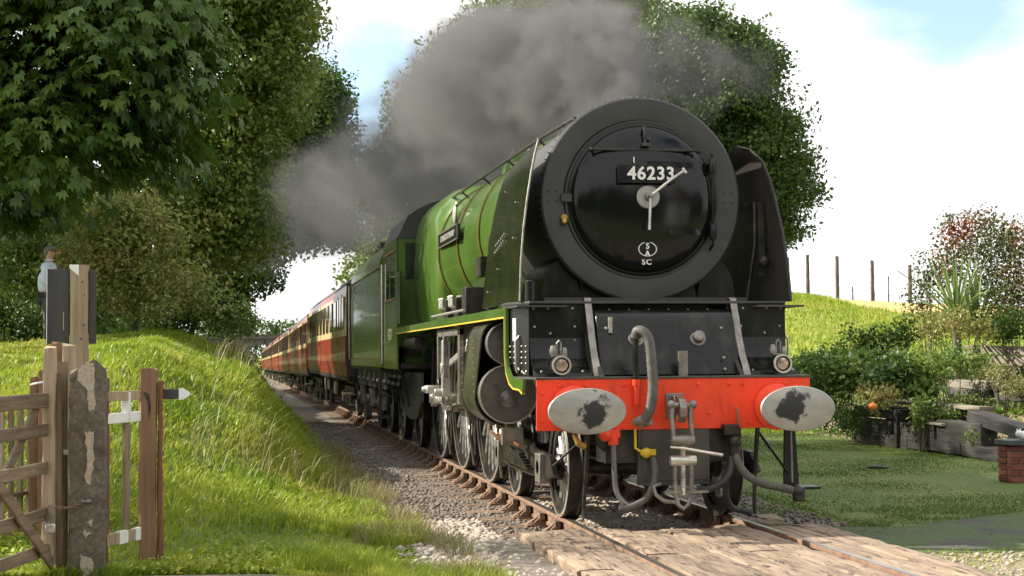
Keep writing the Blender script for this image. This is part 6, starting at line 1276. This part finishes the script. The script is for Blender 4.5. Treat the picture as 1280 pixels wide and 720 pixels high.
plantcloud('dried_flowers', 'pale withered flower clump in the sun at the right edge', [(1255, 470, 24.5, 22, 14), (1270, 485, 24, 20, 12), (1235, 466, 25, 14, 8)], 'grass_dry', .05, 1800, 'plant', seed=43)
plantcloud('dark_conifer', 'dark shrub in shade at the right edge below the plumes', [(1268, 405, 28, 26, 24), (1250, 415, 28, 20, 16)], 'leaf_dark', .06, 1500, 'shrub', seed=44)
x = rng.uniform(7.5, 16, 60000); y = rng.uniform(3.5, 24, 60000); k = (vnoise(x, y, .9) > .2); x, y = x[k], y[k]
o = leafobj('garden_ground_cover', np.stack([x, y, gh(x, y)+.02+.22*rng.random(len(x))*vnoise(x+3, y, 1.5)], 1), .085, 'leaf_garden', asp=.6, upb=1.2); tag(o, 'low leafy ground cover on the garden terrace', kind='stuff')
# yucca: long sword leaves
yc = at(1205, 415, 28.8); yz = gz(yc.x, yc.y); yuc = thing('yucca', (yc.x, yc.y, yz), 'spiky yucca with long sword shaped leaves on the terrace', 'yucca')
rr = random.Random(4)
def swordleaf(c, az, el, ln, w):
    d = Vector((math.cos(az)*math.cos(el), math.sin(az)*math.cos(el), math.sin(el))); s_ = d.cross(Vector((0, 0, 1))).normalized()*w; P_ = []; p_ = Vector(c); 
    for i in range(6): t = i/5; P_.append((p_.copy(), s_*(1-t)**.7*(1 if i else .6))); p_ += d*ln/5; d = (d+Vector((0, 0, -.14*(1-el/1.5)))).normalized()
    v = []; f = []
    for p_, q_ in P_: v += [p_-q_, p_+Vector((0, 0, -abs(w)*.5)), p_+q_]
    for i in range(5): f += [(i*3, i*3+1, i*3+4, i*3+3), (i*3+1, i*3+2, i*3+5, i*3+4)]
    return v, f
for i in range(120):
    el = R(rr.uniform(5, 88)); hd_ = Vector((yc.x+(.25 if i % 3 == 0 else -.15), yc.y, at(1205, 418 if i % 3 == 0 else 400, 28.8).z)); v, f = swordleaf(hd_, rr.uniform(0, 2*PI), el, rr.uniform(.9, 1.5), .04); MB().add(v, f).build('sword_leaf', 'leaf_yucca', yuc, smooth=0, fix=False)
MB().tube([(yc.x-.1, yc.y, yz-.1), (yc.x-.15, yc.y, hd_.z)], [.09, .07], 10).build('trunk', 'bark', yuc)
# fence on the hill
fh = thing('hill_fence', (15, 35, 3), 'old post and wire fence along the skyline of the hill', 'wire fence')
fp = []
for i, (px, py, py0, w) in enumerate(((1010, 318, 366, .10), (1047, 320, 372, .11), (1091, 325, 380, .11), (1138, 331, 388, .11), (985, 322, 362, .1), (1066, 358, 373, .05), (1111, 345, 383, .045))):
    a = at(px, py, 50); b = at(px, py0, 50); z0 = min(b.z, gz(b.x, b.y))
    roughpost((b.x, b.y, z0), w, w, a.z-z0, 'post', 'bark', fh, seed=70+i, top='rough', taper=.2); fp.append((a, b))
for k in (.25, .5, .78):
    q = MB(); pts = [fp[j][1].lerp(fp[j][0], k) for j in (4, 0, 1, 2, 3)]; q.tube(pts, .006, 5); q.build('wire', 'dull_steel', fh)

# ---------------------------------------------------------------- behind the camera: what the polished door mirrors
hs_ = thing('white_house', (14, -26, 0), 'white rendered house behind the camera mirrored in the smokebox door', 'house')
MB().bx(14, 20, -32, -26, -.2, 5.2).build('wall', 'render', hs_); MB().prism([(13.6, 5.2), (20.4, 5.2), (17, 8.0)], -32.4, -25.6, 'y').build('roof', 'rooftile', hs_)
for x_ in (15.0, 17.9):
    for z_ in (.9, 3.3): f_ = MB().bx(x_, x_+1.3, -26.06, -25.98, z_, z_+1.2).build('window', 'white', hs_); MB().bx(x_+.08, x_+1.22, -25.98, -25.96, z_+.08, z_+1.12).build('pane', 'glass', f_)
c_ = []
for i in range(26):
    l = (-46+i*3.8+rng.uniform(-1, 1), -44+rng.uniform(-5, 5), 5.5+rng.uniform(-2, 2), 3.6, 3.6, 5.5); d = rng.normal(0, 1, (1500, 3)); d /= np.linalg.norm(d, axis=1)[:, None]; c_.append(np.array(l[:3])+d*np.array(l[3:])*(.7+.35*rng.random((1500, 1))))
o = leafobj('tree_line', np.concatenate(c_), .75, 'leaf_dark', asp=.8); tag(o, 'line of trees behind the camera mirrored in the polished engine', kind='stuff')

# ---------------------------------------------------------------- smoke
sc0 = at(640, 150, 30)
dom = MB().bx(-5.5, 2.9, 2.2, 34, 3.4, 7.0).build('exhaust_smoke', 'grease', smooth=0, fix=False)
dom.data.materials.clear(); sm_ = bpy.data.materials.new('exhaust_smoke'); sm_.use_nodes = True; dom.data.materials.append(sm_); tag(dom, 'brown grey exhaust smoke rolling back over the train from the chimney', kind='stuff')
nt = sm_.node_tree; nt.nodes.clear(); ou = N(nt, 'ShaderNodeOutputMaterial'); pv = N(nt, 'ShaderNodeVolumePrincipled'); pv.inputs['Color'].default_value = (.235, .23, .235, 1); pv.inputs['Anisotropy'].default_value = .2; L(nt, pv.outputs[0], ou.inputs['Volume'])
tc = N(nt, 'ShaderNodeTexCoord'); n1 = N(nt, 'ShaderNodeTexNoise', Scale=.42, Detail=5, Roughness=.6); L(nt, tc.outputs['Object'], n1.inputs['Vector'])
# warp the position by noise, then take the densest of a chain of puffs
wv = N(nt, 'ShaderNodeVectorMath', _operation='MULTIPLY_ADD'); sb = N(nt, 'ShaderNodeVectorMath', _operation='SUBTRACT'); sb.inputs[1].default_value = (.5, .5, .5); L(nt, n1.outputs['Color'], sb.inputs[0]); L(nt, sb.outputs[0], wv.inputs[0]); wv.inputs[1].default_value = (1.7, 1.7, 1.7); L(nt, tc.outputs['Object'], wv.inputs[2])
PUFF = [((.1, 2.8, 4.2), (.6, .6, .8), 4.0), ((.15, 4.2, 4.7), (1.25, 1.3, .75), 2.6), ((.15, 4.8, 4.9), (1.15, 1.4, .6), 1.9), ((-.5, 6.4, 4.9), (1.35, 2.2, .85), 1.5), ((-.3, 9.5, 5.1), (1.4, 3.2, 1.1), 1.1), ((-.4, 14, 5.0), (1.7, 4.8, 1.3), .48), ((-1.2, 20, 4.9), (1.9, 6.0, 1.4), .22), ((-2.0, 27, 4.9), (2.1, 6.6, 1.5), .09), ((1.3, 4.2, 4.75), (.9, 1.2, .6), .45)]
n3 = N(nt, 'ShaderNodeTexNoise', Scale=1.7, Detail=6, Roughness=.6); L(nt, tc.outputs['Object'], n3.inputs['Vector']); sb3 = N(nt, 'ShaderNodeVectorMath', _operation='SUBTRACT'); sb3.inputs[1].default_value = (.5, .5, .5); L(nt, n3.outputs['Color'], sb3.inputs[0])
w3 = N(nt, 'ShaderNodeVectorMath', _operation='MULTIPLY_ADD'); L(nt, sb3.outputs[0], w3.inputs[0]); w3.inputs[1].default_value = (1.5, 1.5, 1.5); L(nt, wv.outputs[0], w3.inputs[2]); wv = w3
prev = None
for c, r_, dn in PUFF:
    s1 = N(nt, 'ShaderNodeVectorMath', _operation='SUBTRACT'); s1.inputs[1].default_value = c; L(nt, wv.outputs[0], s1.inputs[0]); s2 = N(nt, 'ShaderNodeVectorMath', _operation='DIVIDE'); s2.inputs[1].default_value = r_; L(nt, s1.outputs[0], s2.inputs[0]); ln = N(nt, 'ShaderNodeVectorMath', _operation='LENGTH'); L(nt, s2.outputs[0], ln.inputs[0])
    mr = N(nt, 'ShaderNodeMapRange', _interpolation_type='SMOOTHSTEP'); mr.inputs[1].default_value = 1.02; mr.inputs[2].default_value = .6; mr.inputs[3].default_value = 0; mr.inputs[4].default_value = dn; L(nt, ln.outputs['Value'], mr.inputs[0])
    if prev is None: prev = mr.outputs[0]
    else: mx2 = N(nt, 'ShaderNodeMath', _operation='MAXIMUM'); L(nt, prev, mx2.inputs[0]); L(nt, mr.outputs[0], mx2.inputs[1]); prev = mx2.outputs[0]
n2 = N(nt, 'ShaderNodeTexNoise', Scale=1.5, Detail=8, Roughness=.62); L(nt, tc.outputs['Object'], n2.inputs['Vector']); m2 = N(nt, 'ShaderNodeMapRange'); m2.inputs[1].default_value = .40; m2.inputs[2].default_value = .60; m2.inputs[3].default_value = .05; m2.inputs[4].default_value = 1.9; L(nt, n2.outputs[0], m2.inputs[0])
mm = N(nt, 'ShaderNodeMath', _operation='MULTIPLY'); L(nt, prev, mm.inputs[0]); L(nt, m2.outputs[0], mm.inputs[1]); L(nt, mm.outputs[0], pv.inputs['Density'])
